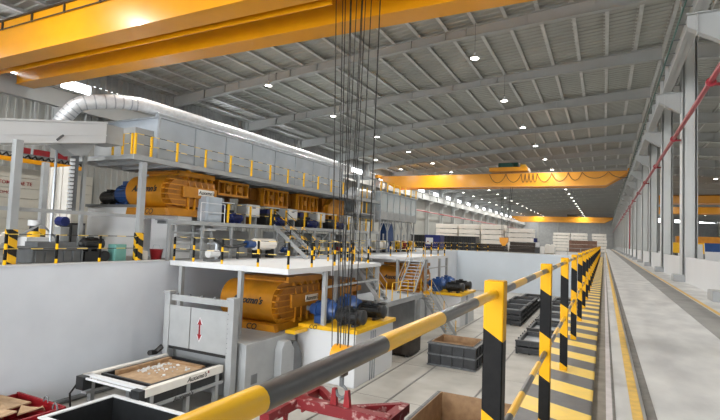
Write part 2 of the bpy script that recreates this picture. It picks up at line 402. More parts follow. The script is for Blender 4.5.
# ------------------------------------------------------------------ cranes
def crane(label, yA, yB, wA, zb, zt, xl, xr, tp=2.6):
    t = thing('bridge_crane', ((xl+xr)/2, (yA+yB)/2, zb), label, 'crane', 'yellow bridge cranes')
    for nm, y in (('front_girder', yA), ('rear_girder', yB)):
        pr = [(xl, zt), (xl, 10.5), (xl+.3, 10.4), (xl+tp, zb), (xr-tp, zb), (xr-.3, 10.4), (xr, 10.5), (xr, zt)]
        g = MB().prism(pr, 'y', y-wA/2, y+wA/2).build('girder', 'crane', t)
        MB().box(xl+tp, xr-tp, y-wA/2-.05, y+wA/2+.05, zb-.03, zb).build('bottom_flange', 'crane', g)
        MB().box(xl, xr, y-wA/2-.05, y+wA/2+.05, zt, zt+.03).build('top_flange', 'crane', g)
        MB().box(xl, xr, y-.04, y+.04, zt+.03, zt+.12).build('trolley_rail', 'rail', g)
    for x in (xl, xr):
        e = MB().box(x-.25, x+.25, yA-1.1, yB+1.1, 10.5, 10.98).build('end_truck', 'crane', t)
        for y in (yA-.7, yB+.7): MB().tube([(x-.12, y, 10.49), (x+.12, y, 10.49)], .16, 12).build('wheel', 'steeldk', e)
    return t
c1 = crane('huge glossy yellow bridge crane spanning overhead across the top left', 13.3, 16.1, .9, 9.7, 11.55, -31.0, 2.68, .35)
MB().box(-30.5, -8.6, 14.2, 14.26, 9.66, 10.6).box(-30.5, -8.6, 13.74, 14.26, 10.56, 10.62).build('duct_or_shade_strip', 'crane', c1)
MB().tube([(-30.6, 12.78, 11.11), (2.2, 12.78, 11.11)], .028, 6).build('conduit', 'brown', c1)
for i in range(13): MB().box(-29.2+i*2.48, -29.14+i*2.48, 12.76, 12.85, 11.1, 11.5).build('conduit_bracket', 'brown', c1)
MB().box(-30.6, 2.2, 12.74, 12.86, 11.52, 11.58).build('edge_strip', 'brown', c1)
# trolley over the ropes
b = MB().box(-9.6, -6.2, 12.9, 16.6, 11.72, 12.0).build('trolley_frame', 'crane', c1)
MB().tube([(-9.2, 14.7, 12.4), (-6.6, 14.7, 12.4)], .38, 16).build('rope_drum', 'steeldk', c1)
# hoist ropes and hook
hk = thing('crane_hook', (-7.9, 14.7, -3.9), 'yellow hook block hung on wire ropes under the near crane', 'hook')
for xt, yt, xb_, yb_ in ((-8.62, 14.4, -8.2, 14.5), (-8.5, 14.9, -8.12, 14.8), (-8.4, 14.5, -8.05, 14.6), (-8.25, 14.9, -7.95, 14.85), (-7.75, 14.5, -7.9, 14.5), (-7.6, 14.9, -7.75, 14.8), (-7.5, 14.45, -7.66, 14.6), (-7.32, 14.8, -7.58, 14.9), (-8.1, 14.6, -8.0, 14.7), (-7.68, 14.75, -7.82, 14.7)):
    MB().tube([(xt, yt, 12.2), (xb_, yb_, -2.55)], .016, 6).build('wire_rope', 'rope', hk)
MB().tube([(-6.9, 14.6, 12.0), (-6.98, 14.6, 1.5)], .02, 6).build('pendant_cable', 'rope', hk)
MB().box(-7.03, -6.93, 14.55, 14.65, 1.25, 1.5).build('pendant_box', 'steeldk', hk, bevel=.02)
MB().tube([(-8.2, 14.7, -2.5), (-7.58, 14.7, -2.5)], .38, 18).build('sheave', 'crane', hk)
MB().box(-8.06, -7.72, 14.55, 14.85, -3.15, -2.5).build('block_cheek', 'brown', hk, bevel=.04)
MB().tube([(-7.89, 14.7, -3.2), (-7.89, 14.7, -3.5)], .08, 10).build('shank', 'steeldk', hk)
arc = [(-7.89+.2*math.cos(a), 14.7, -3.68+.2*math.sin(a)) for a in [math.pi/2-.1*i*math.pi*1.55/1.0 for i in range(11)]]
MB().tube(arc, .055, 8).build('hook', 'steeldk', hk)
# red spreader frame under the hook
rf = thing('spreader_beam', (-7.9, 14.7, -4.6), 'red dusty steel lifting frame hanging under the crane hook', 'lifting frame')
MB().box(-9.7, -6.1, 14.5, 14.9, -4.5, -4.15).build('main_beam', 'reddust', rf)
for x in (-9.7, -6.2):
    a = MB().box(x-.18, x+.18, 12.9, 16.3, -4.52, -4.2).build('cross_arm', 'reddust', rf)
    for y in (13.0, 14.1, 15.2, 16.1): MB().prism([(y-.14, -4.52), (y+.14, -4.52), (y+.09, -4.85), (y-.09, -4.85)], 'x', x-.03, x+.03).build('claw', 'red', a)
MB().bar((-7.9, 14.7, -4.3), (-6.3, 16.1, -4.3), .22, .25).build('brace_arm', 'reddust', rf)
MB().bar((-7.9, 14.7, -4.3), (-9.5, 16.1, -4.3), .22, .25).build('brace_arm', 'reddust', rf)
for x in (-8.15, -7.65): MB().prism([(x-.12, -4.15), (x+.12, -4.15), (x+.06, -3.6), (x-.06, -3.6)], 'y', 14.62, 14.78).build('lug', 'red', rf)
c2 = crane('yellow bridge crane with green hoist trolley across the middle of the hall', 67.5, 69.7, .6, 9.0, 10.75, -31.0, 2.68)
tr = MB().box(-14.2, -9.2, 66.8, 70.2, 11.05, 11.6).build('trolley', 'crane', c2)
MB().tube([(-13.2, 68.3, 12.0), (-10.6, 68.3, 12.0)], .42, 12).build('hoist_motor', 'green', tr)
MB().box(-12.8, -11.2, 67.4, 69.2, 11.6, 12.2).build('gear_housing', 'green', tr)
MB().box(-10.2, -9.5, 67.4, 68.8, 11.6, 12.0).build('brake', 'yellow', tr)
b = MB()
xx = -14.2
for wdt, dp in ((2.2, 1.2), (2.0, 1.15), (.5, 1.2), (.5, 1.2), (.5, 1.2), (.5, 1.2), (1.8, 1.15), (2.0, 1.1), (1.6, 1.0), (3.0, .8), (3.2, .8)):
    b.tube([(xx+wdt*i/8, 67.1, 10.7-dp*math.sin(math.pi*i/8)**.7) for i in range(9)], .035, 5); xx += wdt
b.build('festoon_cable', 'rope', c2)
h2 = thing('crane_hook', (-12.3, 68.4, 1.0), 'small yellow hook block hanging from the middle crane', 'hook')
for x, y in ((-12.9, 68.2), (-12.7, 68.6), (-11.4, 68.2), (-11.2, 68.6)): MB().tube([(x, y, 11.1), (x*.4-7.38, y, 2.1)], .025, 5).build('wire_rope', 'rope', h2)
MB().prism([(-12.9, 2.1), (-11.7, 2.1), (-11.75, 1.5), (-12.15, .95), (-12.45, .95), (-12.85, 1.5)], 'y', 68.15, 68.65).build('hook_block', 'crane', h2)
MB().tube([(-12.3, 68.4, .95), (-12.3, 68.4, .6), (-12.1, 68.4, .4), (-12.0, 68.4, .55)], .09, 8).build('hook', 'motor', h2)
c3 = crane('small distant yellow bridge crane at the far end of the hall', 188, 191, .7, 9.2, 11.1, -31.0, 2.68)
MB().box(-12, -7, 187.5, 191.5, 11.3, 12.0).build('trolley', 'brown', c3)
c4 = crane('yellow bridge crane seen between columns in the neighbouring hall', 97, 99.5, .7, 9.1, 10.3, 4.8, 37)
c5 = crane('second distant yellow bridge crane in the neighbouring hall', 128, 131, .7, 9.2, 10.6, 4.8, 37)

# ------------------------------------------------------------------ high-bay lamps
def lamp(x, y, label, z=12.1):
    t = thing('high_bay_lamp', (x, y, z), label, 'lamp', 'round high bay lamps')
    prof = [(.06, .34), (.07, .2), (.13, .17), (.24, .05), (.26, 0)]
    MB().tube([(x, y, z+h) for r, h in prof], [r for r, h in prof], 14).build('housing', 'white', t)
    MB().tube([(x, y, z-.012), (x, y, z-.001)], .235, 14).build('diffuser', 'lamp', t)
    MB().tube([(x, y, z+.34), (x, y, ztop(x)+.05)], .012, 5).build('suspension_rod', 'steeldk', t)
    l = bpy.data.lights.new('lamp_light', 'AREA'); l.shape = 'DISK'; l.size = .46; l.energy = LAMP_W; l.color = (1, .97, .92)
    lo = bpy.data.objects.new('lamp_light', l); COL.objects.link(lo); lo.parent = t; lo.location = (0, 0, -.03)
for ri, (x, rn) in enumerate(((-6.8, 'right-hand row'), (-21.6, 'middle row'), (-28.2, 'window side row'))):
    for k in range(-5 if x > -25 else 3, 21):
        y = 27.4+BAY*k+(0 if x > -25 else 4.6)
        lb = ('round high bay lamp in the %s, %s past the crane' % (rn, NTH[k]) if k >= 0 else 'round high bay lamp of the %s, %s one hidden by the crane' % (rn, NTH[k+5].replace(' nearest', '').replace('nearest', 'first')))
        lamp(x, y, lb)
for k in range(11):  # lamps added to brighten the neighbouring hall
    for x in (14.0, 27.0): lamp(x, 9+BAY*2*k, 'round high bay lamp added to light the neighbouring hall, %s in the %s row' % (NTH[k], 'left' if x < 20 else 'right'), 11.5)

# ------------------------------------------------------------------ foreground railing
t = thing('safety_railing', (-.44, 2.35, 0), 'black and yellow striped pipe railing with square posts along the pit edge', 'railing')
PY = [2.27+2.185*i for i in range(-2, 31)]
p0 = MB().box(-.484, -.396, -.044, .044, .03, 1.42).build('post', 'postpaint', t, bevel=.006)
for i, y in enumerate(PY):
    c = p0 if i == 0 else p0.copy()
    if i: COL.objects.link(c)
    c.location = (0, y, 0)
MB().tube([(-.44, -2.1, 1.36), (-.44, PY[-1], 1.36)], .0205, 16).build('top_rail', 'railpaint', t)
MB().tube([(-.44, -2.1, .67), (-.44, PY[-1], .67)], .0205, 14).build('lower_rail', 'railpaint', t)

# ------------------------------------------------------------------ generic builders
def handrail(label, pts, h=1.15, r=.03, rails=(.52, 1.0), post='band', rm='thinrail_y', gap=None, rr=.018, sq=False, group=None):
    """posts at pts, thin rails between consecutive posts"""
    t = thing('handrail', pts[0], label, 'railing', group)
    for p in pts:
        p = Vector(p); b = MB()
        if sq: b.box(p.x-r, p.x+r, p.y-r, p.y+r, p.z, p.z+h)
        else: b.tube([p, p+Vector((0, 0, h))], r, 8)
        b.build('post', post, t)
    for i in range(len(pts)-1):
        if gap and i in gap: continue
        a, c = Vector(pts[i]), Vector(pts[i+1])
        for f in rails: MB().tube([a+Vector((0, 0, h*f)), c+Vector((0, 0, h*f))], rr, 6).build('rail', rm, t)
    return t
def stair(label, a, c, width, n, rail=True, wdir=None, post='yellow'):
    """a: top centre, c: bottom centre"""
    a, c = Vector(a), Vector(c); t = thing('steel_stair', c, label, 'stairs')
    d = (c-a); hd = Vector((d.x, d.y, 0)).normalized(); sd = Vector((-hd.y, hd.x, 0))
    for s_ in (-1, 1): MB().bar(a+sd*(s_*width/2), c+sd*(s_*width/2), .05, .24).build('stringer', 'steel', t)
    for i in range(1, n):
        p = a+d*(i/n); MB().bar(p-sd*(width/2-.03)+Vector((0, 0, .02)), p+sd*(width/2-.03)+Vector((0, 0, .02)), .25, .035).build('tread', 'galv', t)
    if rail:
        for s_ in (-1, 1):
            for f in (.02, .5, .98):
                p = a+d*f+sd*(s_*width/2); MB().tube([p, p+Vector((0, 0, 1.0))], .03, 6).build('rail_post', post, t)
            MB().tube([a+sd*(s_*width/2)+Vector((0, 0, 1)), c+sd*(s_*width/2)+Vector((0, 0, 1))], .022, 6).build('hand_rail', 'steel' if post == 'yellow' else post, t)
            MB().tube([a+sd*(s_*width/2)+Vector((0, 0, .5)), c+sd*(s_*width/2)+Vector((0, 0, .5))], .015, 6).build('hand_rail', 'steel' if post == 'yellow' else post, t)
    return t
def motor(label, c, axis=(1, 0, 0), L=1.2, r=.3, m='motor', name='electric_motor', cat='motor', group=None):
    c = Vector(c); d = Vector(axis).normalized(); t = thing(name, c, label, cat, group); b = MB()
    ctr = c+Vector((0, 0, r+.1)); sd = Vector((-d.y, d.x, 0))
    body = MB().tube([ctr-d*L*.5, ctr-d*L*.46, ctr+d*L*.3, ctr+d*L*.34], [r*.8, r*.93, r*.93, r*.8], 18).build('body', m, t)
    f = MB()
    for k in range(20):
        a = 2*math.pi*k/20; u = sd*math.cos(a)+Vector((0, 0, 1))*math.sin(a)
        f.bar(ctr-d*L*.4+u*r*.95, ctr+d*L*.24+u*r*.95, .012, .09, up=u)
    f.build('cooling_fins', m, body)
    MB().tube([ctr+d*L*.34, ctr+d*L*.38, ctr+d*L*.47, ctr+d*L*.5], [r*.95, r, r, r*.8], 18).build('fan_cover', m, t)
    MB().tube([ctr-d*L*.62, ctr-d*L*.5], r*.3, 10).build('shaft', 'steeldk', t)
    MB().cbox(ctr+Vector((0, 0, r*1.1))-d*L*.1, r*.9, r*.9, r*.5).build('terminal_box', m, t, bevel=.02)
    for s_ in (-.28, .18): MB().cbox(c+d*L*s_+Vector((0, 0, .06)), .16+abs(sd.x)*r*1.6, .16+abs(sd.y)*r*1.6, .12+.0).build('foot', m, t)
    return t
def gearbox(label, c, L=1.3, r=.42, group=None):
    c = Vector(c); t = thing('gearbox', c, label, 'gearbox', group); z = Vector((0, 0, r+.12)); p = c+z; X = Vector((1, 0, 0))
    MB().tube([p-X*L*.5, p-X*L*.3, p-X*L*.28, p-X*L*.2, p-X*L*.18, p+X*L*.15, p+X*L*.17, p+X*L*.27, p+X*L*.3, p+X*L*.5],
              [r*.55, r*.6, r*.9, r*.9, r*.8, r*.95, r*1.08, r*1.08, r*.9, r*.7], 18).build('housing', 'blue', t)
    MB().tube([p-X*L*.7, p-X*L*.5], r*.25, 10).build('shaft', 'steeldk', t)
    MB().box(c.x-L*.2, c.x+L*.2, c.y-r*1.1, c.y+r*.3, c.z, c.z+r*.8).build('base', 'blue', t, bevel=.03)
    MB().cbox(p+Vector((0, 0, r)), .3, .3, .16).build('inspection_cover', 'blue', t, bevel=.02)
    return t
def press(label, x0, x1, yf, yb, zc, r, zb, txt, small, m='press', group=None, q=.75):
    """rounded drum facing the camera side, ribbed end and beam on the lane side"""
    t = thing('vibration_press', ((x0+x1)/2, (yf+yb)/2, zb), label, 'press', group)
    def prof(rr, yb_):
        n = 14; return [(yf+r-rr*math.sin(math.pi*i/n), zc+rr*math.cos(math.pi*i/n)) for i in range(n+1)]+[(yb_, zc-rr), (yb_, zc+rr)]
    xe = x1-q; e = q/.75
    sh = MB().prism(prof(r, yb), 'x', x0, xe).build('drum_shell', m, t)
    MB().prism(prof(r*1.06, yb), 'x', xe, xe+.1*e).build('end_flange', m, t)
    MB().prism(prof(r*.8, yb), 'x', xe+.1*e, xe+.5*e).build('end_cap', 'pressdk', t)
    for k in range(6):
        z = zc-r*.72+k*r*.29; w = math.sqrt(max(0, (r*1.02)**2-(z-zc)**2))
        MB().box(xe+.1*e, xe+.55*e, yf+r-w, yf+r+.5, z-.03, z+.03).build('rib', m, t)
    n = 5
    for k in range(n):
        y = yf+r+.65+k*(yb-yf-r-.8)/(n-1)
        b = MB().prism([(xe+.1*e, zc-r), (xe+.1*e, zc+r), (xe+.35*e, zc+r), (x1-.1*e, zc+r*.45), (x1-.1*e, zc-r)], 'y', y-.04, y+.04).build('side_rib', m, t)
    MB().box(x1-.14, x1, yf+r+.2, yb, zc-r*.25, zc+r*.4).build('side_beam', m, t, bevel=.02)
    np_ = MB().box(x1, x1+.02, (yf+r+yb)/2-.1, (yf+r+yb)/2+1.1, zc-.06, zc+.28).build('name_plate', 'cream', t)
    lettering(txt, .3, 'motor', np_, facing((x1+.026, (yf+r+yb)/2+.5, zc+.1), (0, 1, 0), (0, 0, 1)))
    MB().box(x0+.1, x1-.2, yf+r*.35, yb+.1, zb, zc-r+.05).build('base_frame', m, t)
    MB().prism([(x0+.1, zc-r+.02), (x1-.25, zc-r+.02), (x1-.1, zb), (x0, zb)], 'y', yf+r*.1, yf+r*.35).build('front_skirt', m, t)
    MB().box(x0+.8, xe+.3, yf+r*.9, yb, zc+r, zc+r+.28).build('top_beam', m, t)
    MB().tube([(x0+.4, yf+r*.9, zc+r+.18), (x1-.2, yf+r*.9, zc+r+.18)], .1, 8).build('tie_rod', 'pressdk', t)
    MB().tube([(xe+.3, yf+r+.6, zc+r+.28), (xe+.3, yf+r+.6, zc+r+.33)], .14, 10).build('lifting_eye', m, t)
    lettering(txt, .46, 'motor', sh, facing(((x0+xe)/2+.1, yf+r-math.sqrt(r*r-(.12*r)**2)-.02, zc+.12*r), (1, 0, 0), (0, .12, 1)), bold=.035, shear=.4)
    lettering(small, .42, 'motor', t, facing(((x0+x1)/2+.2, yf+r*.1-.02, (zc-r+zb)/2), (1, 0, 0), (0, 0, 1)))
    return t
LOGO = "Auxxmn's"

# ------------------------------------------------------------------ service platform over the pit and its twin further on
def platform(label, dy, xr=-12.1):
    y0, y1 = 17.3+dy, 27.0+dy
    t = thing('service_platform', (-15.6, y0, 0), label, 'platform', 'white service platforms over the pit')
    MB().box(-19.2, xr, y0, y1, -.06, 0).build('deck', 'white', t)
    MB().box(-19.2, xr, y0, y0+.12, -.2, -.06).build('edge_beam', 'white', t)
    MB().box(xr-.12, xr, y0+.12, y1, -.2, -.06).build('edge_beam', 'white', t)
    for y in (y0+3, y0+6): MB().box(-19.2, xr-.12, y, y+.14, -.22, -.06).build('joist', 'steel', t)
    for x, y in ((-18.45, y0+.1), (-14.75, y0+.1), (xr-.1, y0+3.3), (xr-.1, y1-.3), (-15.4, y1-.6), (-13.2, y0+6.2)):
        MB().box(x-.1, x+.1, y-.1, y+.1, ZF, -.18).build('leg', 'steel', t)
    MB().box(xr-.14, xr-.06, y0+3.4, y1-.4, -1.05, -.95).build('tie_bar', 'steel', t)
    MB().box(-19.2, xr, y0, y0+.02, 0, .05).build('kick_plate', 'white', t); MB().box(xr-.02, xr, y0, y1-1.6, 0, .05).build('kick_plate', 'white', t)
    return t
platform('white service platform on legs over the near orange press', 0)
platform('white service platform on legs further along the pit', 18.8, -13.4)
handrail('black and yellow railing on the front edge of the near platform', [(-19.0, 17.36, 0), (-17.7, 17.36, 0), (-15.9, 17.36, 0), (-13.8, 17.36, 0), (-12.16, 17.36, 0)], 1.2, .055, rm='thinrail_x')
handrail('black and yellow railing along the pit side of the near platform', [(-12.16, 19.25, 0), (-12.16, 21.4, 0), (-12.16, 23.4, 0), (-12.16, 25.3, 0)], 1.2, .055)
handrail('black and yellow railing around the stair head on the near platform', [(-15.9, 25.4, 0), (-14.9, 25.4, 0), (-14.0, 25.4, 0), (-14.0, 26.2, 0)], 1.2, .055, rm='thinrail_x')
handrail('black and yellow railing on the front edge of the far platform', [(-19.0, 36.16, 0), (-17.2, 36.16, 0), (-15.4, 36.16, 0), (-13.9, 36.16, 0)], 1.2, .055, rm='thinrail_x')
handrail('black and yellow railing along the pit side of the far platform', [(-13.46, 38.6+2.0*i, 0) for i in range(4)], 1.2, .055)
handrail('black and yellow railing on top of the long white pit wall', [(-19.35, 8.1+1.84*i, .06) for i in range(5)], 1.12, .055)
handrail('black and yellow railing above the pit wall beyond the near platform', [(-19.35, 27.6+2.0*i, .0) for i in range(4)], 1.12, .045)
handrail('black and yellow railing on the pit end wall beside the black moulds', [(-19.35+1.5*i, 70.3, 0) for i in range(4)]+[(-19.35, 48+4*i, 0) for i in range(0)], 1.12, .05, rm='thinrail_x')
handrail('black and yellow railing above the pit wall before the end wall', [(-19.35, 47+2.9*i, 0) for i in range(8)], 1.12, .05)

# lower presses, machine bases, motor blocks (two production lines)
for dy, w in ((0, 'near'), (18.6, 'far')):
    press('orange rounded press under the %s white platform' % w, -17.3, -13.75, 18.9+dy, 22.9+dy, -1.85, 1.0, -3.14, LOGO, 'CO', q=.35, group='orange presses in the pit')
    t = thing('machine_plinth', (-15.6, 20+dy, ZF), 'grey steel machine base under the %s pit press' % w, 'machine base', 'press bases in the pit')
    MB().box(-17.7, -13.6, 16.4+dy, 24+dy, ZF, -3.15).box(-13.6, -13.35, 16.3+dy, 19.9+dy, ZF, -3.15).build('body', 'steel', t, bevel=.03)
    MB().prism([(18.3+dy, ZF), (19.3+dy, ZF), (19.3+dy, -3.8), (18.95+dy, -3.35), (18.5+dy, -3.35), (18.3+dy, -3.7)], 'x', -13.35, -12.95).build('side_housing', 'steel', t, bevel=.03)
    MB().prism([(19.3+dy, ZF), (20.1+dy, ZF), (20.1+dy, -4.2), (19.6+dy, -3.5), (19.3+dy, -3.5)], 'x', -13.35, -13.05).build('side_cover', 'steeldk', t)
    MB().box(-13.35, -13.33, 16.7+dy, 17.1+dy, -4.9, -4.5).build('cable_plate', 'steeldk', t)
    t = thing('motor_block', (-11.8, 22.6+dy, ZF), 'white concrete motor block with yellow top beside the %s press' % w, 'machine base', 'motor blocks')
    MB().box(-13.55, -10.3, 20.4+dy, 24.9+dy, ZF, -3.0).build('block', 'white', t, bevel=.03)
    MB().box(-13.45, -10.2, 20.3+dy, 25.0+dy, -3.0, -2.82).build('top_frame', 'yellow', t)
    MB().box(-13.45, -12.9, 19.2+dy, 20.3+dy, -3.14, -2.98).build('bracket', 'yellow', t)
    lettering('CO', .3, 'motor', t, facing((-12.6, 20.28+dy, -2.91), (1, 0, 0), (0, 0, 1)))
    for i, y in enumerate((21.3+dy, 23.7+dy)):
        r_ = ('front', 'rear')[i]
        gearbox('blue gearbox on the %s motor block, %s of the pair' % (w, r_), (-12.55, y, -2.82), 1.5, .5, 'blue gearboxes')
        motor('black electric motor on the %s motor block, %s of the pair' % (w, r_), (-11.05, y, -2.82), (1, 0, 0), 1.5, .36, group='black drive motors')
    for i in range(3):
        t = thing('cable_conduit', (-13.36, 20.9+.5*i+dy, ZF), 'thin grey conduit on the %s motor block, %s' % (w, NTH[i]), 'conduit', 'conduits')
        MB().tube([(-10.26, 22.0+.25*i+dy, ZF), (-10.26, 22.0+.25*i+dy, -3.1)], .025, 6).build('pipe', 'galv', t)
# beam between press and gearboxes
t = thing('press_yoke', (-13.0, 24.6, -3.15), 'dark orange ribbed yoke behind the near pit press', 'press frame')
MB().box(-16.8, -13.2, 23.8, 25.8, -3.15, -.9).build('body', 'pressdk', t)
for k in range(4): MB().box(-13.2, -12.9, 23.9+k*.5, 23.98+k*.5, -3.1, -1.0).build('rib', 'press', t)
MB().box(-13.2, -12.8, 23.8, 25.8, -1.6, -1.3).build('cross_beam', 'press', t)
# ------------------------------------------------------------------ gate in front of the near press
t = thing('lifting_gate', (-15.7, 16.0, ZF), 'grey lifting gate with a red double arrow in front of the near press', 'gate')
for x in (-17.62, -13.9):
    p = MB().box(x-.16, x+.16, 15.85, 16.2, ZF, -1.3).build('post', 'steel', t, bevel=.02)
    MB().box(x-.2, x+.2, 15.8, 16.25, -1.32, -1.22).build('post_cap', 'steel', p)
MB().box(-17.5, -14.0, 15.95, 16.12, -1.62, -1.36).build('top_beam', 'steel', t)
for i in range(5): MB().tube([(-17.2+i*.75, 16.03, -1.36), (-17.2+i*.75, 16.03, -1.28)], .07, 8).build('roller', 'steeldk', t)
MB().box(-17.46, -16.22, 15.9, 15.96, -3.62, -1.82).build('panel', 'steel', t, bevel=.01)
pn = MB().box(-16.17, -14.08, 15.9, 15.96, -3.62, -1.82).build('panel', 'steel', t, bevel=.01)
arrow = [(-.04, -.25), (.04, -.25), (.04, .25), (.12, .25), (0, .5), (-.12, .25), (-.04, .25)]
arrow = [(0, -.5), (.12, -.22), (.045, -.22), (.045, .22), (.12, .22), (0, .5), (-.12, .22), (-.045, .22), (-.045, -.22), (-.12, -.22)]
MB().prism([(-15.62+p*1.05, -2.72+q*.95) for p, q in arrow], 'y', 15.885, 15.899).build('double_arrow', 'red', pn)['label'] = 'dark red double headed arrow'
MB().prism([(-15.62+p*1.35, -2.72+q*1.08) for p, q in arrow], 'y', 15.893, 15.8995).build('arrow_border', 'white', pn)
MB().box(-17.5, -14.0, 15.92, 16.3, -3.75, -3.62).build('sill', 'motor', t)
b = MB()
for i in range(9): b.tube([(-14.02, 15.86, -1.9-i*.2), (-14.02, 15.845, -1.9-i*.2)], .02, 6)
b.build('bolts', 'steeldk', t)['kind'] = 'stuff'
# ------------------------------------------------------------------ tray conveyor running out of the gate
t = thing('tray_conveyor', (-15.8, 14, ZF), 'pale grey roller conveyor running out from under the gate', 'conveyor')
X0, X1, Y0, Y1, ZT = -17.45, -14.25, 12.0, 15.85, -4.0
for x, nm in ((X0, 'l'), (X1, 'r')):
    s_ = MB().box(x-.12, x+.12, Y0, Y1, ZT-.3, ZT).build('side_beam', 'cream', t, bevel=.015)
    MB().box(x-.15, x+.15, Y0, Y1, ZT-.72, ZT-.62).build('lower_beam', 'steel', t)
    MB().box(x-.05, x+.05, Y0+.3, Y1, ZT-.62, ZT-.3).build('side_web', 'motor', t)
    for y in (Y0+.3, Y0+2.0, Y1-.3): MB().box(x-.1, x+.1, y-.08, y+.08, ZF, ZT-.3).build('leg', 'steel', t)
    if nm == 'r':
        lettering(LOGO, .25, 'motor', s_, facing((x+.125, 14.4, ZT-.15), (0, 1, 0), (0, 0, 1)))
        MB().prism([(14.95, ZT-.12), (15.05, ZT-.12), (15.02, ZT-.02), (14.98, ZT-.04)], 'x', x+.12, x+.128).build('logo_mark', 'red', s_)
        lettering(LOGO, .24, 'motor', t, facing((x+.16, 13.7, ZT-.68), (0, 1, 0), (0, 0, 1)))
MB().box(X0, X1, Y0, Y0+.24, ZT-.08, ZT).build('front_beam', 'white', t)
MB().box(X0+.1, X1-.1, Y0-.16, Y0-.1, ZT-.12, ZT-.05).build('bumper_bar', 'white', t)
for x in (X0, X1-.2): MB().box(x-.12, x+.3, Y0-.25, Y0+.1, ZT-.5, ZT-.02).build('end_bracket', 'motor', t)
for i in range(8): MB().tube([(X0+.12, Y0+.5+i*.45, ZT-.38), (X1-.12, Y0+.5+i*.45, ZT-.38)], .07, 8).build('roller', 'steeldk', t)
MB().tube([(X0-.1, Y0-.1, ZT-.2), (X0-.35, Y0-.3, ZT-.7), (X0-.1, Y0-.4, ZF+.2), (X0+.3, Y0-.3, ZF+.1)], .04, 6).build('hose', 'rope', t)
MB().tube([(X0-.4, Y1-.6, ZT+.1), (X0-.5, Y1-.2, ZT+.05), (X0-.3, Y1+.0, ZT+.3)], .12, 8).build('drive_hose', 'rope', t)
t = thing('mould_tray', (-15.8, 14, -4.25), 'shallow tray with crumbly beige mix lying on the roller conveyor', 'tray')
MB().box(-17.15, -14.5, 12.55, 15.8, -4.3, -4.22).build('tray_base', 'motor', t)
for a in ((-17.2, -17.08, 12.5, 15.82), (-14.58, -14.46, 12.5, 15.82)): MB().box(*a, -4.3, -4.03).build('tray_side', 'motor', t)
for a in ((-17.08, -14.58, 12.5, 12.62), (-17.08, -14.58, 15.7, 15.82)): MB().box(*a, -4.3, -4.03).build('tray_side', 'motor', t)
MB().box(-16.95, -16.75, 12.9, 15.5, -4.22, -3.98).build('wooden_batten', 'wood', t)
MB().box(-16.75, -14.8, 15.3, 15.5, -4.22, -4.05).build('wooden_batten', 'wood', t)
MB().box(-16.75, -14.75, 12.75, 15.3, -4.22, -4.13).build('filling', 'card', t)
b = MB()
for i in range(90):
    x, y = random.uniform(-16.75, -15.0), random.uniform(13.6, 15.2); s_ = random.uniform(.02, .065)
    if random.random() < .6: x = -16.6+random.random()*.3
    b.prism([(x+s_*math.cos(a)*random.uniform(.6, 1.3), y+s_*math.sin(a)) for a in (0, 1.2, 2.3, 3.6, 5)], 'z', -4.13, -4.13+s_*.8)
b.build('crumbs', 'white', t)['kind'] = 'stuff'
# ------------------------------------------------------------------ bins and moulds on the pit floor
def open_box(name, label, x0, x1, y0, y1, z0, z1, m, inner, th=.1, ribs=True, cat='mould', group='black mould boxes', fill=None, liner=None):
    t = thing(name, ((x0+x1)/2, (y0+y1)/2, z0), label, cat, group)
    MB().box(x0, x1, y0, y1, z0, z0+.12).build('base', m, t)
    for a in ((x0, x1, y0, y0+th), (x0, x1, y1-th, y1), (x0, x0+th, y0+th, y1-th), (x1-th, x1, y0+th, y1-th)):
        MB().box(*a, z0+.12, z1).build('side', m, t)
    g = .03
    if inner:
        i0 = th
        for a in ((x0+i0, x1-i0, y0+i0, y0+i0+g), (x0+i0, x1-i0, y1-i0-g, y1-i0), (x0+i0, x0+i0+g, y0+i0+g, y1-i0-g), (x1-i0-g, x1-i0, y0+i0+g, y1-i0-g)):
            MB().box(*a, z0+.14, z1+.04).build('liner', inner, t)
        MB().box(x0+i0+g, x1-i0-g, y0+i0+g, y1-i0-g, z0+.12, z0+.16).build('liner_floor', inner, t)
    if ribs:
        nx = max(3, int((x1-x0)/.55)); ny = max(3, int((y1-y0)/.55))
        for i in range(nx+1):
            x = x0+(x1-x0)*i/nx
            for y in (y0-.07, y1): MB().box(x-.04, x+.04, y, y+.07, z0+.05, z1-.02).build('rib', m, t)
        for i in range(ny+1):
            y = y0+(y1-y0)*i/ny
            for x in (x0-.07, x1): MB().box(x, x+.07, y-.04, y+.04, z0+.05, z1-.02).build('rib', m, t)
        for z in (z0+.02, (z0+z1)/2-.04, z1-.1):
            MB().box(x0-.1, x1+.1, y0-.1, y0, z, z+.08).build('band', 'blackband' if m == 'black' else m, t); MB().box(x0-.1, x1+.1, y1, y1+.1, z, z+.08).build('band', 'blackband' if m == 'black' else m, t)
            MB().box(x0-.1, x0, y0, y1, z, z+.08).build('band', 'blackband' if m == 'black' else m, t); MB().box(x1, x1+.1, y0, y1, z, z+.08).build('band', 'blackband' if m == 'black' else m, t)
    return t
open_box('mould_box', 'black ribbed mould box with plywood lining alone on the pit floor', -8.75, -6.2, 26.6, 29.0, ZF, -4.2, 'black', 'wood')
open_box('mould_box', 'large mould box with brown lining at the bottom beside the first railing post', -5.6, -2.4, 14.6, 18.4, ZF, -4.25, 'black', 'wood', ribs=True)
open_box('mould_box', 'long black steel mould with pale rim in front of the conveyor', -15.4, -11.6, 9.2, 11.75, ZF, -4.35, 'motor', None, .12, ribs=False)
for a in ((-15.4, -11.6, 11.63, 11.78), (-15.55, -15.4, 9.2, 11.78)): pass
t = [o for o in COL.objects if o.name.startswith('mould_box') and o.parent is None][-1]
for a in ((-15.43, -11.57, 11.6, 11.78), (-15.43, -11.57, 9.17, 9.35), (-15.43, -15.25, 9.35, 11.6), (-11.75, -11.57, 9.35, 11.6)): MB().box(*a, -4.35, -4.31).build('rim', 'white', t)
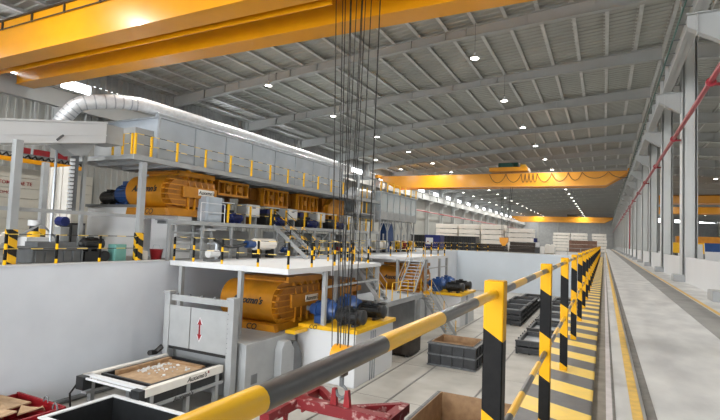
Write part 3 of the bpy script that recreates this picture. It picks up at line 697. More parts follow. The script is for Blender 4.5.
open_box('waste_bin', 'dark red metal bin full of brown cardboard in the lower left corner', -18.9, -16.2, 8.1, 10.5, ZF, -4.55, 'red', None, .06, ribs=False, cat='bin', group=None)
t = [o for o in COL.objects if o.name.startswith('waste_bin')][0]
for x, y in ((-17.2, 10.47), (-16.24, 10.2)):
    MB().tube([(x-.12, y, -4.55), (x-.1, y, -4.4), (x, y, -4.34), (x+.1, y, -4.4), (x+.12, y, -4.55)], .03, 6).build('lifting_loop', 'steeldk', t)
MB().box(-18.95, -16.15, 8.05, 8.15, -4.65, -4.52).build('rim', 'red', t); MB().box(-16.22, -16.12, 8.15, 10.5, -4.65, -4.52).build('rim', 'red', t); MB().box(-18.95, -16.22, 10.46, 10.54, -4.65, -4.52).build('rim', 'red', t)
for i, (x, y, rz, s_) in enumerate(((-18.2, 9.6, .4, 1.3), (-17.4, 9.2, -.5, 1.0), (-17.0, 9.9, .9, .7), (-18.0, 8.9, 1.2, 1.1))):
    q = thing('cardboard_sheet', (x, y, -5.2), 'crumpled brown cardboard in the red bin, %s' % ('largest piece', 'middle piece', 'small piece by the rim', 'piece at the back')[i], 'cardboard', 'cardboard scraps')
    R_ = Matrix.Rotation(rz, 3, 'Z'); pts = [Vector((x, y, 0))+R_ @ Vector((a*s_*.5, c*s_*.4, 0)) for a, c in ((-1, -1), (1, -1), (1, 1), (-1, 1))]
    zz = [-4.75, -4.5, -4.62, -4.42]; vs = [(p.x, p.y, zz[(k+i) % 4]) for k, p in enumerate(pts)]
    MB().add(vs+[(v[0], v[1], v[2]-.05) for v in vs], [(0, 1, 2, 3), (7, 6, 5, 4), (0, 4, 5, 1), (1, 5, 6, 2), (2, 6, 7, 3), (3, 7, 4, 0)]).build('sheet', 'card', q)
# grey flat moulds in rows beyond
def flat_mould(label, x0, x1, y0, y1, z0, h=.42):
    t = thing('casting_mould', ((x0+x1)/2, (y0+y1)/2, z0), label, 'mould', 'stacked black mould frames')
    th = .14
    for a in ((x0, x1, y0, y0+th), (x0, x1, y1-th, y1), (x0, x0+th, y0+th, y1-th), (x1-th, x1, y0+th, y1-th)): MB().box(*a, z0+.06, z0+h).build('side', 'blackw', t)
    MB().box(x0+th, x1-th, y0+th, y1-th, z0+.06, z0+.12).build('bottom_plate', 'galv', t)
    for k in range(5):
        y = y0+(y1-y0)*k/4
        MB().box(x1, x1+.1, y-.05, y+.05, z0, z0+h).build('rib', 'black', t); MB().box(x0-.1, x0, y-.05, y+.05, z0, z0+h).build('rib', 'black', t)
    for k in range(4):
        x = x0+(x1-x0)*k/3; MB().box(x-.05, x+.05, y0-.1, y0, z0, z0+h).build('rib', 'black', t)
    MB().box(x0-.12, x1+.12, y0-.12, y0, z0+h-.1, z0+h).build('rim', 'blackw', t); MB().box(x1, x1+.12, y0, y1, z0+h-.1, z0+h).build('rim', 'blackw', t)
    return t
si = 0
for gname, xx0, ys, lv in (('left row', -8.4, (43.0, 47.0, 51.0), 3), ('railing row', -4.9, (32.6, 37.6, 42.4, 47.2), 2), ('far left row', -8.4, (55.0, 59.0), 2), ('far railing row', -4.9, (52.0, 56.8), 2)):
    for yi, y in enumerate(ys):
        for l in range(lv):
            flat_mould('black worn casting mould in the %s, %s stack, %s' % (gname, NTH[yi], ('bottom', 'second layer', 'third layer')[l]),
                       xx0, xx0+2.1 if xx0 < -6 else xx0+2.2, y, y+(3.2 if xx0 < -6 else 3.6), ZF+l*.44)
# brown red crate under the rail and a small pit trolley
t = thing('crate', (-11.0, 28.2, ZF), 'dark red brown crate standing behind the near motor block', 'crate')
MB().box(-11.6, -10.2, 27.4, 29.2, ZF+.12, ZF+1.0).build('body', 'brown', t); 
for x in (-11.4, -10.4): MB().box(x-.1, x+.1, 27.4, 29.2, ZF, ZF+.12).build('skid', 'motor', t)
MB().box(-11.65, -10.15, 27.35, 29.25, ZF+1.0, ZF+1.08).build('lid', 'red', t)
# stairs beside the pit platforms
L = thing('stair_landing', (-12.6, 29, ZF), 'grey steel landing between the two pit stairs', 'platform')
MB().box(-14.2, -11.2, 26.1, 32.2, -2.28, -2.2).build('deck', 'galv', L)
MB().box(-11.3, -11.2, 26.1, 32.2, -2.5, -2.28).build('edge_beam', 'steel', L)
for x, y in ((-11.3, 26.3), (-11.3, 32.0), (-14.1, 26.3), (-14.1, 32.0)): MB().box(x-.07, x+.07, y-.07, y+.07, ZF, -2.28).build('leg', 'steel', L)
MB().box(-14.0, -11.6, 27.0, 31.8, ZF, -2.6).build('dark_cabinet', 'steeldk', L)
stair('grey steel stair from the near platform down to the landing', (-13.5, 26.6, 0), (-11.7, 26.6, -2.2), 1.0, 11)
stair('grey steel stair from the landing up to the far platform', (-13.0, 36.1, 0), (-12.0, 31.0, -2.2), 1.1, 11)
stair('short steel stair from the landing down to the pit floor', (-11.2, 32.8, -2.2), (-10.2, 36.0, ZF), .9, 13)
handrail('yellow railing on the pit stair landing', [(-11.26, 26.9+1.3*i, -2.2) for i in range(3)], 1.05, .035, post='yellow', rm='yellow')

# ------------------------------------------------------------------ upper machine line behind the white wall
def raw_column(label, x, y, top):
    t = thing('support_column', (x, y, 0), label, 'column', 'platform support columns')
    MB().box(x-.13, x+.13, y-.13, y+.13, .02, top).build('shaft', 'steel', t)
    MB().box(x-.15, x+.15, y-.15, y+.15, .02, 1.35).build('hazard_sleeve', 'wrap', t)
    MB().box(x-.2, x+.2, y-.2, y+.2, 0, .03).build('base_plate', 'steeldk', t)
raw_column('grey support column with striped sleeve at the far left edge', -19.75, 10.3, 4.72)
raw_column('grey support column with striped sleeve in front of the upper press', -19.75, 15.85, 4.72)
for i, y in enumerate((24.6, 33.5)): raw_column('grey support column under the upper walkway, %s beyond the upper press' % ('first', 'second')[i], -23.4, y, 4.72)
raw_column('dark rear support column left of the white pedestal', -25.4, 14.6, 4.72)
t = thing('upper_walkway', (-21.5, 15.2, 4.72), 'long grey steel walkway carrying the upper enclosure', 'walkway')
MB().box(-19.75, -19.6, 15.2, 43.0, 4.78, 5.02).build('edge_channel', 'steel', t)
MB().box(-24.2, -19.75, 15.2, 43.0, 4.96, 5.02).build('deck', 'galv', t)
jb = MB().box(-24.2, -19.75, 0, .1, 4.8, 4.96).build('joist', 'steel', t)
for i in range(20):
    c = jb if i == 0 else jb.copy()
    if i: COL.objects.link(c)
    c.location.y = 15.2+i*1.43
MB().box(-24.4, -24.2, 15.2, 43.0, 4.78, 5.0).build('edge_channel', 'steel', t)
handrail('yellow post railing along the upper walkway edge', [(-19.68, y, 5.02) for y in (15.3, 16.2, 17.8, 19.8, 21.8, 23.7, 25.6, 27.6, 29.6, 31.6, 33.6, 35.6)], 1.0, .045, post='yellow', rm='thinrail_y', sq=True)
handrail('yellow railing across the near end of the upper walkway', [(-21.2, 15.25, 5.02), (-20.5, 15.25, 5.02), (-19.85, 15.25, 5.02)], 1.0, .04, post='yellow', rm='thinrail_x', sq=True)
t = thing('dust_enclosure', (-22.5, 17.2, 5.02), 'long blue-grey sheet metal enclosure on the upper walkway', 'enclosure')
MB().box(-25.6, -20.56, 17.3, 37.0, 5.05, 7.28).build('body', 'encl', t)
y = 17.3
for i in range(8):
    MB().box(-20.56, -20.5, y+.03, y+2.43, 5.2, 7.25).build('panel', 'encl', t); y += 2.46
MB().box(-25.7, -20.45, 17.2, 37.1, 7.28, 7.36).build('roof_flashing', 'galv', t)
MB().box(-20.56, -20.46, 17.22, 17.34, 5.05, 7.3).build('corner_trim', 'galv', t)
MB().box(-24.0, -20.9, 16.2, 17.3, 5.05, 6.6).build('end_box', 'steel', t)
t = thing('foil_pipe', (-22.0, 16, 7.4), 'silver foil wrapped pipe bending over the upper enclosure', 'pipe')
pts = [(-23.8, 14.2, 6.5), (-23.6, 14.4, 7.0), (-23.2, 14.8, 7.6), (-22.6, 15.9, 7.95), (-22.2, 17.0, 8.1), (-22.0, 18.3, 8.12), (-22.0, 26.0, 8.12), (-22.0, 38, 8.0)]
def smoothpath(p, n=5):
    p = [Vector(q) for q in p]; out = []
    for i in range(len(p)-1):
        a, b_, c, d = p[max(i-1, 0)], p[i], p[i+1], p[min(i+2, len(p)-1)]
        for k in range(n):
            s_ = k/n; out.append(.5*((2*b_)+(c-a)*s_+(2*a-5*b_+4*c-d)*s_*s_+(3*b_-a-3*c+d)*s_**3))
    return out+[p[-1]]
sp = smoothpath(pts, 6); MB().tube(sp, .36, 14).build('insulated_run', 'alu', t)
b = MB()
for i in range(1, 27, 2): b.tube([sp[i]-(sp[i+1]-sp[i-1]).normalized()*.03, sp[i]+(sp[i+1]-sp[i-1]).normalized()*.03], .375, 14)
b.build('foil_seams', 'galv', t)['kind'] = 'stuff'
for y in (19.5, 24, 29, 34): MB().box(-22.1, -21.9, y-.05, y+.05, 7.36, 7.8).build('saddle', 'galv', t)
t = thing('return_pipe', (-20.75, 17.4, 7.36), 'thin grey pipe along the top edge of the upper enclosure', 'pipe')
MB().tube([(-20.85, 17.4, 7.5), (-20.85, 37, 7.5)], .13, 10).build('pipe_run', 'galv', t)
# duct to the left of the enclosure
def skew_box(b, a, c, w, h0, h1):
    """box from a to c (centres of near face), w deep in +y"""
    (xa, ya, za), (xc, yc, zc) = a, c
    b.add([(xa, ya, za-h0/2), (xc, yc, zc-h1/2), (xc, yc+w, zc-h1/2), (xa, ya+w, za-h0/2), (xa, ya, za+h0/2), (xc, yc, zc+h1/2), (xc, yc+w, zc+h1/2), (xa, ya+w, za+h0/2)],
          [(0, 3, 2, 1), (4, 5, 6, 7), (0, 1, 5, 4), (1, 2, 6, 5), (2, 3, 7, 6), (3, 0, 4, 7)]); return b
t = thing('belt_housing', (-20.6, 11, 4.5), 'pale grey inclined conveyor housing crossing in from the left edge', 'conveyor housing')
def incline(b, x0, x1, y0, y1, za0, zb0, za1, zb1):
    return b.add([(x0, y0, za0), (x1, y0, za0), (x1, y1, za1), (x0, y1, za1), (x0, y0, zb0), (x1, y0, zb0), (x1, y1, zb1), (x0, y1, zb1)],
                 [(0, 3, 2, 1), (4, 5, 6, 7), (0, 1, 5, 4), (1, 2, 6, 5), (2, 3, 7, 6), (3, 0, 4, 7)])
hb = incline(MB(), -21.6, -20.1, 7.5, 14.1, 4.1, 4.95, 5.33, 6.22).build('housing', 'white', t, bevel=.02)
incline(MB(), -20.1, -20.06, 7.5, 14.1, 4.42, 4.47, 5.66, 5.71).build('seam_flange', 'white', hb)
incline(MB(), -21.65, -20.04, 7.5, 14.1, 4.95, 5.02, 6.22, 6.3).build('lid', 'white', hb)
MB().bar((-20.05, 11.9, 5.05), (-20.05, 12.15, 5.3), .05, .08).build('latch', 'steeldk', hb)
MB().box(-21.6, -20.3, 14.1, 15.1, 5.4, 6.25).build('transfer_box', 'steel', t)
MB().prism([(12.2, 5.0), (13.9, 5.3), (13.5, 4.7), (13.0, 4.6)], 'x', -21.3, -20.5).build('hopper', 'steel', t)
MB().bar((-20.9, 13.25, 4.7), (-21.6, 13.7, 2.2), .3, .3).build('chute', 'steeldk', t)
b = MB()
for i in range(14): b.tube([(-20.75-.05*i, 13.05+.03*i, 4.5-.17*i), (-20.77-.05*i, 13.06+.03*i, 4.4-.17*i)], .11, 8)
b.build('ribbed_hose', 'white', t)['kind'] = 'stuff'
MB().tube([(-21.2, 12.6, 4.9), (-21.2, 12.6, 0)], .06, 6).build('hanger', 'galv', t)
MB().box(-21.4, -21.25, 9.0, 9.15, 0, 4.35).build('stand', 'steel', t)
MB().box(-21.4, -21.25, 13.9, 14.05, 0, 5.2).build('stand', 'steel', t)
# horizontal tie at mid level
t = thing('mid_level_beam', (-19.9, 6, 2.1), 'pale grey horizontal beam crossing behind the striped left columns', 'beam')
MB().box(-19.97, -19.87, 6, 17.4, 2.05, 2.2).build('beam', 'steel', t)
MB().bar((-21.4, 10.4, .4), (-21.4, 12.3, 1.6), .07, .07).build('brace', 'steel', t); MB().bar((-21.4, 12.3, 1.6), (-21.4, 13.6, .4), .07, .07).build('brace', 'steel', t)
# upper press on pedestal
t = thing('press_pedestal', (-24, 18, 0), 'tall white pedestal under the upper press', 'pedestal')
MB().box(-27.2, -23.0, 18.2, 21.5, 0, 2.7).build('block', 'white', t, bevel=.03)
MB().box(-27.3, -22.9, 18.1, 21.6, 2.7, 2.85).build('top_plate', 'steeldk', t)
t = thing('press_pedestal', (-21.6, 20.4, 0), 'narrow white pedestal beside the red bucket', 'pedestal')
MB().box(-22.6, -20.6, 18.9, 19.9, 0, 2.3).build('block', 'white', t); MB().box(-22.6, -20.9, 19.9, 22.3, 0, 2.3).build('rear_block', 'steel', t)
press('orange rounded press with dark lettering under the upper walkway', -23.6, -20.35, 17.9, 21.5, 3.58, .92, 2.3, LOGO, 'CO', q=.5)
motor('dark blue motor on the tall white pedestal', (-24.6, 19.0, 2.85), (1, 0, 0), 1.6, .55, 'blue')
motor('black motor on the tall white pedestal', (-26.2, 19.0, 2.85), (1, 0, 0), 1.5, .36)
# following orange boxes
for i, (y0, y1, z0, x0) in enumerate(((22.2, 25.0, 3.75, -21.2), (27.0, 29.9, 3.42, -21.5), (31.3, 34.2, 3.3, -21.5), (35.3, 38.4, 2.75, -21.5))):
    t = thing('press_unit', (x0-1, (y0+y1)/2, z0), 'orange ribbed press unit below the upper walkway, %s from the rounded press' % ('first', 'second', 'third', 'fourth')[i], 'press unit', 'orange press units')
    MB().box(x0-2, x0, y0, y1, z0, 4.68).build('body', 'pressdk', t)
    if i < 3:
        MB().box(x0, x0+.3, y0, y1, z0, z0+.14).build('lower_rail', 'press', t); MB().box(x0, x0+.3, y0, y1, 4.54, 4.68).build('upper_rail', 'press', t)
        for k in range(6):
            y = y0+(y1-y0-.1)*k/5; MB().box(x0, x0+.26, y, y+.1, z0+.14, 4.54).build('rib', 'press', t)
        for k in (.3, .7):
            y = y0+(y1-y0)*k; MB().tube([(x0, y, (z0+4.7)/2), (x0+.34, y, (z0+4.7)/2)], .2, 12).build('cylinder_cap', 'press', t)
    else:
        MB().prism([(y0+.2, z0), (y1, z0), (y1, 4.68), (y0+1.0, 4.68), (y0+.2, 4.1)], 'x', x0, x0+.5).build('cover', 'press', t)
    MB().box(x0-1.2, x0-.4, y0-.7, y0, z0+.4, 4.6).build('link', 'pressdk', t)
    for yy in (y0+.2, y1-.4): MB().box(x0-1.4, x0-1.1, yy, yy+.2, 2.06, z0).build('support_leg', 'pressdk', t)
# mid level platform
t = thing('mid_platform', (-20.5, 17.2, 2.05), 'grey steel platform at mid height in front of the orange press units', 'platform')
MB().box(-19.75, -19.62, 17.4, 43, 1.84, 2.06).build('edge_channel', 'steel', t)
MB().box(-20.55, -19.75, 17.4, 22.4, 2.0, 2.06).build('deck', 'galv', t); MB().box(-23.0, -19.75, 22.4, 43, 2.0, 2.06).build('deck', 'galv', t)
for i in range(12):
    y = 17.6+i*2.3; MB().box(-19.8, -19.66, y-.07, y+.07, 0, 1.84).build('leg', 'steel', t)
    MB().box(-23.0 if y > 22.5 else -20.55, -19.75, y-.05, y+.05, 1.84, 2.0).build('joist', 'steeldk', t)
for i in range(8): MB().bar((-19.73, 17.7+i*2.3, .3), (-19.73, 19.8+i*2.3, 1.8), .05, .05).build('brace', 'steel', t) if i in (4, 6) else None
handrail('yellow railing on the mid platform before the stair', [(-19.68, y, 2.06) for y in (21.8, 23.8, 25.9)], 1.1, .045, post='yellow', rm='thinrail_y', sq=True)
handrail('yellow railing on the mid platform beyond the stair', [(-19.68, y, 2.06) for y in (27.6, 29.9, 32.2, 34.5, 36.8, 39.0, 40.2, 41.4)], 1.1, .045, post='yellow', rm='thinrail_y', sq=True)
stair('steel stair with yellow and black rail down from the mid platform', (-19.6, 26.75, 2.05), (-16.5, 26.3, 0), 1.1, 11, post='band')
# cabinet and equipment on the mid platform
t = thing('control_cabinet', (-20.2, 20.9, 2.06), 'grey control cabinet with a small handrail on the mid platform', 'cabinet')
MB().box(-20.6, -19.9, 20.3, 21.5, 2.06, 3.5).build('body', 'encl', t, bevel=.02)
MB().box(-19.9, -19.86, 20.35, 21.45, 2.15, 3.45).build('door', 'encl', t)
MB().box(-20.55, -19.95, 20.26, 20.3, 2.15, 3.45).build('side_panel', 'encl', t)
for y in (19.7, 21.55): MB().tube([(-19.72, y, 2.06), (-19.72, y, 3.1)], .025, 6).build('guard_post', 'white', t)
for z in (2.6, 3.1): MB().tube([(-19.72, 19.7, z), (-19.72, 21.55, z)], .022, 6).build('guard_rail', 'white', t)
eq = [(22.4, 'hydraulic', 0), (24.2, 'cab', 1), (27.2, 'hydraulic', 2), (28.6, 'cab', 3), (31.3, 'hydraulic', 4), (32.6, 'cab', 5), (35.6, 'hydraulic', 6), (37.4, 'cab', 7)]
for y, kind, i in eq:
    if kind == 'cab':
        t = thing('junction_cabinet', (-20.6, y+.6, 2.06), 'pale grey junction cabinet on legs on the mid platform, %s' % NTH[i//2], 'cabinet', 'junction cabinets')
        MB().box(-21.1, -20.3, y, y+1.3, 2.55, 3.35).build('body', 'steel', t, bevel=.03)
        MB().box(-20.3, -20.28, y+.1, y+1.2, 2.62, 3.28).build('door', 'white', t)
        for yy in (y+.1, y+1.2): MB().box(-20.9, -20.5, yy-.05, yy+.05, 2.06, 2.55).build('leg', 'steel', t)
        MB().box(-20.28, -20.26, y+.5, y+.8, 3.1, 3.16).build('label_plate', 'motor', t)
    else:
        motor('dark blue pump motor on the mid platform, %s' % NTH[i//2], (-20.3, y+.7, 2.06), (0, 1, 0), 1.1, .24, 'deepblue', 'pump_motor', 'motor', 'pump motors')
        t = thing('hydraulic_unit', (-21.3, y+.5, 2.06), 'hydraulic unit with pale tank and dark valves behind the %s pump motor' % NTH[i//2].replace(' nearest', '-nearest'), 'hydraulic unit', 'hydraulic units')
        MB().box(-21.8, -20.9, y-.2, y+1.3, 2.06, 2.9).build('tank', 'motor', t, bevel=.03)
        MB().box(-21.7, -21.0, y, y+.5, 2.9, 3.2).build('valve_block', 'deepblue', t); MB().box(-21.8, -20.9, y-.2, y+1.3, 3.3, 3.36).build('cover', 'white', t)
        MB().tube([(-21.2, y+1.1, 2.9), (-21.2, y+1.1, 3.35)], .1, 8).build('filter', 'yellow', t)
        MB().box(-21.75, -21.7, y+.6, y+.7, 2.9, 3.3).build('stanchion', 'steel', t)
# things standing on the floor behind the pit wall
t = thing('grey_machine', (-21.0, 12.6, 0), 'low dark grey ribbed machine behind the left railing', 'machine')
MB().box(-21.6, -20.3, 11.4, 13.5, 0, .55).build('body', 'steeldk', t, bevel=.03); MB().box(-21.7, -20.2, 11.3, 13.6, .55, .65).build('top_plate', 'steeldk', t)
MB().box(-21.4, -20.5, 11.7, 13.3, .65, .85).build('cover', 'steeldk', t)
for k in range(6): MB().box(-20.3, -20.22, 11.5+k*.38, 11.56+k*.38, .05, .5).build('rib', 'steeldk', t)
motor('dark grey motor on a stand left of the white pedestal', (-20.6, 14.1, .45), (0, 1, 0), 1.0, .24, 'motor')
t = thing('motor_stand', (-20.6, 14.1, 0), 'black stand with a wheel under the dark grey motor', 'stand')
MB().box(-20.9, -20.3, 13.6, 14.5, .0, .45).build('frame', 'motor', t); MB().tube([(-20.28, 14.5, .25), (-20.2, 14.5, .25)], .24, 14).build('wheel', 'motor', t)
t = thing('teal_box', (-20.3, 15.3, 0), 'small teal green box beside the striped column', 'box')
MB().box(-20.6, -20.1, 14.9, 15.5, 0, .78).build('body', 'teal', t, bevel=.02); MB().box(-20.1, -20.08, 14.95, 15.45, .1, .7).build('door', 'teal', t)
t = thing('bucket', (-20.2, 17.25, 0), 'dark red plastic bucket beside the narrow pedestal', 'bucket')
MB().tube([(-20.2, 17.3, 0), (-20.2, 17.3, .5), (-20.2, 17.3, .55)], [.24, .32, .34], 14).build('body', 'red', t); MB().tube([(-20.5, 17.3, .5), (-20.4, 17.3, .75), (-20.0, 17.3, .75), (-19.9, 17.3, .5)], .012, 5).build('handle', 'galv', t)
t = thing('jerrycan', (-20.3, 16.6, 0), 'off-white jerrycan next to the red bucket', 'jerrycan')
MB().box(-20.5, -20.1, 16.45, 16.75, 0, .45).build('body', 'cream', t, bevel=.05); MB().tube([(-20.4, 16.6, .45), (-20.4, 16.6, .53)], .05, 8).build('cap', 'white', t)
t = thing('mixer_stand', (-23.0, 12.6, 0), 'white and yellow mixing machine on a stand at the left', 'machine')
MB().box(-23.4, -22.2, 12.2, 13.4, 0, 1.0).build('stand', 'white', t); MB().tube([(-22.8, 12.8, 1.0), (-22.8, 12.8, 1.25)], .25, 12).build('yellow_drum', 'yellow', t)
MB().tube([(-22.8, 12.8, 1.25), (-22.8, 12.8, 1.5)], .18, 12).build('black_ring', 'motor', t); MB().tube([(-22.8, 12.8, 1.5), (-22.8, 12.8, 1.75)], .25, 12).build('white_drum', 'white', t)
MB().bar((-22.8, 12.0, 1.2), (-22.6, 11.0, .7), .3, .3).build('arm', 'cream', t)
t = thing('dark_cabinet', (-22.6, 15.2, 0), 'tall dark cabinet in front of a pale curtain', 'cabinet')
MB().box(-23.4, -22.5, 14.3, 15.0, 0, 1.7).build('body', 'motor', t); MB().box(-22.5, -22.47, 14.35, 14.95, .1, 1.6).build('door', 'steeldk', t)
t = thing('pale_curtain', (-26.0, 15.4, 0), 'pale hanging strip curtain left of the white pedestal', 'curtain')
for k in range(8): MB().box(-26.5+.28*k, -26.26+.28*k, 15.3+.04*(k % 2), 15.36+.04*(k % 2), .02, 4.6).build('strip', 'cream', t)
t = thing('small_pump', (-22.3, 13.7, 0), 'small dark blue pump on a steel frame at the left', 'pump')
MB().box(-22.5, -22.0, 13.5, 13.9, 0, 1.5).build('frame', 'steel', t); MB().tube([(-22.5, 13.7, 1.75), (-22.0, 13.7, 1.75)], .22, 10).build('body', 'deepblue', t)
t = thing('white_tank', (-19.0, 24.6, 0), 'white horizontal tank with blue motor on the near platform', 'tank')
MB().tube([(-18.9, 23.3, .85), (-18.9, 23.35, .85), (-18.9, 25.15, .85), (-18.9, 25.2, .85)], [.28, .36, .36, .28], 16).build('shell', 'cream', t)
for y in (23.6, 24.9): MB().box(-19.2, -18.6, y-.06, y+.06, 0, .55).build('saddle', 'motor', t)
MB().tube([(-18.9, 22.6, .85), (-18.9, 23.3, .85)], .22, 12).build('motor', 'blue', t)
t = thing('valve_pipework', (-18.9, 21, 0), 'dark valve pipework beside the white tank', 'pipework')
MB().tube(smoothpath([(-18.9, 22.6, .85), (-18.9, 21.6, .7), (-18.9, 20.8, .75), (-18.9, 20.0, 1.1)], 5), .09, 8).build('pipe', 'motor', t)
for y in (20.4, 21.9): MB().tube([(-18.9, y, 0), (-18.9, y, .7)], .07, 8).build('riser', 'motor', t)
MB().tube([(-18.9, 21.3, .7), (-18.9, 21.3, 1.15)], .12, 10).build('valve', 'steeldk', t)
t = thing('pipe_rack', (-19.3, 19, 0), 'grey steel rack under the mid platform', 'rack')
for y in (18.2, 19.6, 21.0): MB().box(-20.2, -20.08, y-.06, y+.06, 0, 1.8).build('upright', 'steel', t)
for z in (.8, 1.4): MB().box(-20.18, -20.1, 18.2, 21.0, z-.05, z+.05).build('rail', 'steel', t)
MB().box(-20.4, -19.9, 20.1, 21.1, 1.55, 1.7).build('white_tray', 'white', t)
MB().box(-22.0, -21.2, 22.5, 25.5, 0, 1.6).build('backing_panel', 'steel', t)
t = thing('strip_light', (-19.9, 21.6, 1.4), 'short white fluorescent strip under the mid platform', 'lamp')
MB().box(-20.2, -20.1, 20.9, 22.2, 1.62, 1.7).build('tube', 'white', t); MB().box(-20.22, -20.08, 20.9, 22.2, 1.7, 1.84).build('batten', 'white', t)
for i, (x, y, h) in enumerate(((-17.9, 18.9, .9), (-20.5, 28.8, 1.3), (-20.6, 31, 1.2), (-20.4, 33.6, 1.4), (-20.6, 37, 1.2))):
    t = thing('floor_pump', (x, y, 0), 'small pump cluster on the floor under the mid platform, %s' % NTH[i], 'pump', 'floor pumps')
    MB().box(x-.3, x+.3, y-.4, y+.4, 0, .12).build('base', 'steeldk', t); MB().tube([(x, y-.4, .4), (x, y+.3, .4)], .2, 10).build('motor', ('white', 'blue', 'motor', 'cream', 'red')[i], t)
    MB().tube([(x, y+.2, .1), (x, y+.2, h)], .08, 8).build('riser', 'galv', t); MB().tube([(x, y+.2, h), (x-.6, y+.2, h)], .06, 8).build('outlet', 'galv', t)
for i in range(5):
    y = 28.5+i*2.6
    t = thing('white_cabinet', (-21.6, y, 0), 'white cabinet under the mid platform, %s beyond the stair' % NTH[i], 'cabinet', 'white cabinets under the platform')
    MB().box(-22.3, -21.4, y, y+1.4, 0, 1.65).build('body', ('white', 'steel', 'encl')[i % 3], t); MB().box(-21.4, -21.37, y+.06, y+.67, .1, 1.58).build('door', 'white', t); MB().box(-21.4, -21.37, y+.73, y+1.34, .1, 1.58).build('door', 'white', t)
# glazed cabin further along
t = thing('glazed_cabin', (-21, 48, 3.4), 'bluish glazed control cabin on steel trestles further along', 'cabin')
MB().box(-25, -19.5, 43, 53, 3.3, 3.42).build('floor_plate', 'steel', t)
MB().box(-19.62, -19.5, 43, 53, 3.42, 4.1).build('apron', 'steel', t); MB().box(-25, -19.62, 43, 43.12, 3.42, 4.1).build('apron', 'steel', t)
MB().box(-25, -19.4, 42.9, 53.1, 5.95, 6.05).build('roof', 'encl', t)
for i in range(7):
    y = 43+i*1.65; MB().box(-19.6, -19.48, y-.05, y+.05, 3.42, 5.95).build('mullion', 'galv', t)
    if i < 6: MB().box(-19.56, -19.53, y+.05, y+1.6, 4.1, 5.95).build('pane', 'cabin', t)
for i in range(3): MB().box(-25+i*1.8, -23.25+i*1.8, 43.04, 43.07, 4.1, 5.95).build('pane', 'cabin', t)
MB().box(-24.9, -22.9, 43.5, 52.5, 3.42, 5.6).build('inner_equipment', 'encl', t)
for i in range(6):
    y = 43.2+i*1.9; MB().box(-19.72, -19.58, y-.06, y+.06, 0, 3.3).build('leg', 'steel', t)
    if i < 5: MB().bar((-19.65, y, 2.0), (-19.65, y+.95, 3.3), .07, .07).build('brace', 'steel', t); MB().bar((-19.65, y+1.9, 2.0), (-19.65, y+.95, 3.3), .07, .07).build('brace', 'steel', t)
handrail('yellow railing on the roof of the glazed cabin', [(-19.6, 43.1+1.65*i, 6.05) for i in range(7)], 1.0, .05, post='yellow', rm='yellow', sq=True)
t = thing('valve_tower', (-20.5, 40, 2.06), 'steel tower with silver ducts and yellow frames before the glazed cabin', 'tower')
for x in (-21.8, -19.9):
    for y in (38.9, 42.3): MB().box(x-.07, x+.07, y-.07, y+.07, 2.06, 7.2).build('post', 'steel', t)
for z in (3.6, 5.0, 7.1): MB().box(-21.9, -19.8, 38.8, 42.4, z, z+.1).build('floor', 'steel', t)
MB().tube([(-20.8, 39.4, 5.6), (-20.8, 45.4, 5.6)], .5, 14).build('silver_duct', 'alu', t); MB().tube([(-20.6, 40.3, 3.7), (-20.6, 40.3, 5.2)], .45, 12).build('hopper', 'white', t)
for y in (39.4, 40.4, 41.4): MB().box(-19.82, -19.74, y-.04, y+.04, 3.7, 4.7).build('yellow_post', 'yellow', t); MB().box(-19.82, -19.74, y-.04, y+.04, 5.1, 6.1).build('yellow_post', 'yellow', t)
t = thing('blue_chute', (-20.4, 47.5, 0), 'bright blue chute below the glazed cabin', 'chute')
MB().prism([(46.8, 3.0), (48.0, 3.0), (48.4, 1.0), (47.4, .6), (46.6, 1.2)], 'x', -21.2, -20.3).build('body', 'blue', t); MB().box(-21.0, -20.5, 47.0, 47.8, 0, .9).build('base', 'blue', t)
for i, (y, m, c) in enumerate(((44.2, 'cream', 'white tank'), (45.6, 'white', 'pale tank'), (49.6, 'yellow', 'yellow pump'), (51.4, 'red', 'red orange pump'), (53.5, 'yellow', 'yellow frame pump'))):
    t = thing('process_pump', (-20.2, y, 0), '%s on the floor under the glazed cabin' % c, 'pump', 'pumps under the cabin')
    MB().box(-20.6, -19.9, y-.4, y+.4, 0, .2).build('base', 'motor', t); MB().tube([(-20.3, y-.5, .75), (-20.3, y-.4, .75), (-20.3, y+.4, .75), (-20.3, y+.5, .75)], [.3, .48, .48, .3], 12).build('shell', m, t); MB().tube([(-20.3, y, 1.1), (-20.3, y, 1.9)], .1, 8).build('riser', 'galv', t)
# overhead monorail and sectional door at the far left
t = thing('sectional_door', (-31.8, 18, 0), 'large beige sectional door with faded red writing at the far left', 'door')
for k in range(8):
    p_ = MB().box(-31.9, -31.8, 14.2, 21.5, k*.62, k*.62+.6).build('section', 'beige', t, bevel=.01)
    if k == 6: lettering('TOMOGAE TE', .3, 'red', p_, facing((-31.785, 16.6, 4.0), (0, 1, 0), (0, 0, 1)), 'red_writing', 0)
    if k == 5: lettering('TOMOSAE', .26, 'red', p_, facing((-31.785, 16.2, 3.4), (0, 1, 0), (0, 0, 1)), 'red_writing', 0, bold=0)
t = thing('cable_monorail', (-31, 18, 5.3), 'yellow monorail with looped black cable at the far left', 'monorail')
MB().box(-31.1, -30.95, 13, 20.4, 5.2, 5.45).build('rail', 'crane', t)
for k in range(18): MB().tube([(-31, 13.2+k*.4, 5.65), (-31, 13.3+k*.4, 5.5), (-31, 13.4+k*.4, 5.5), (-31, 13.6+k*.4, 5.7)], .05, 6).build('cable_loop', 'rope', t)
MB().box(-31.05, -30.98, 13, 20.4, 5.68, 5.76).build('carrier', 'steeldk', t)
for y in (13.6, 17, 20.2): MB().box(-31.1, -31.0, y-.05, y+.05, 5.76, 9.05).build('hanger', 'steel', t)
t = thing('red_banner', (-31.6, 18, 6), 'red banner above the monorail at the far left', 'banner')
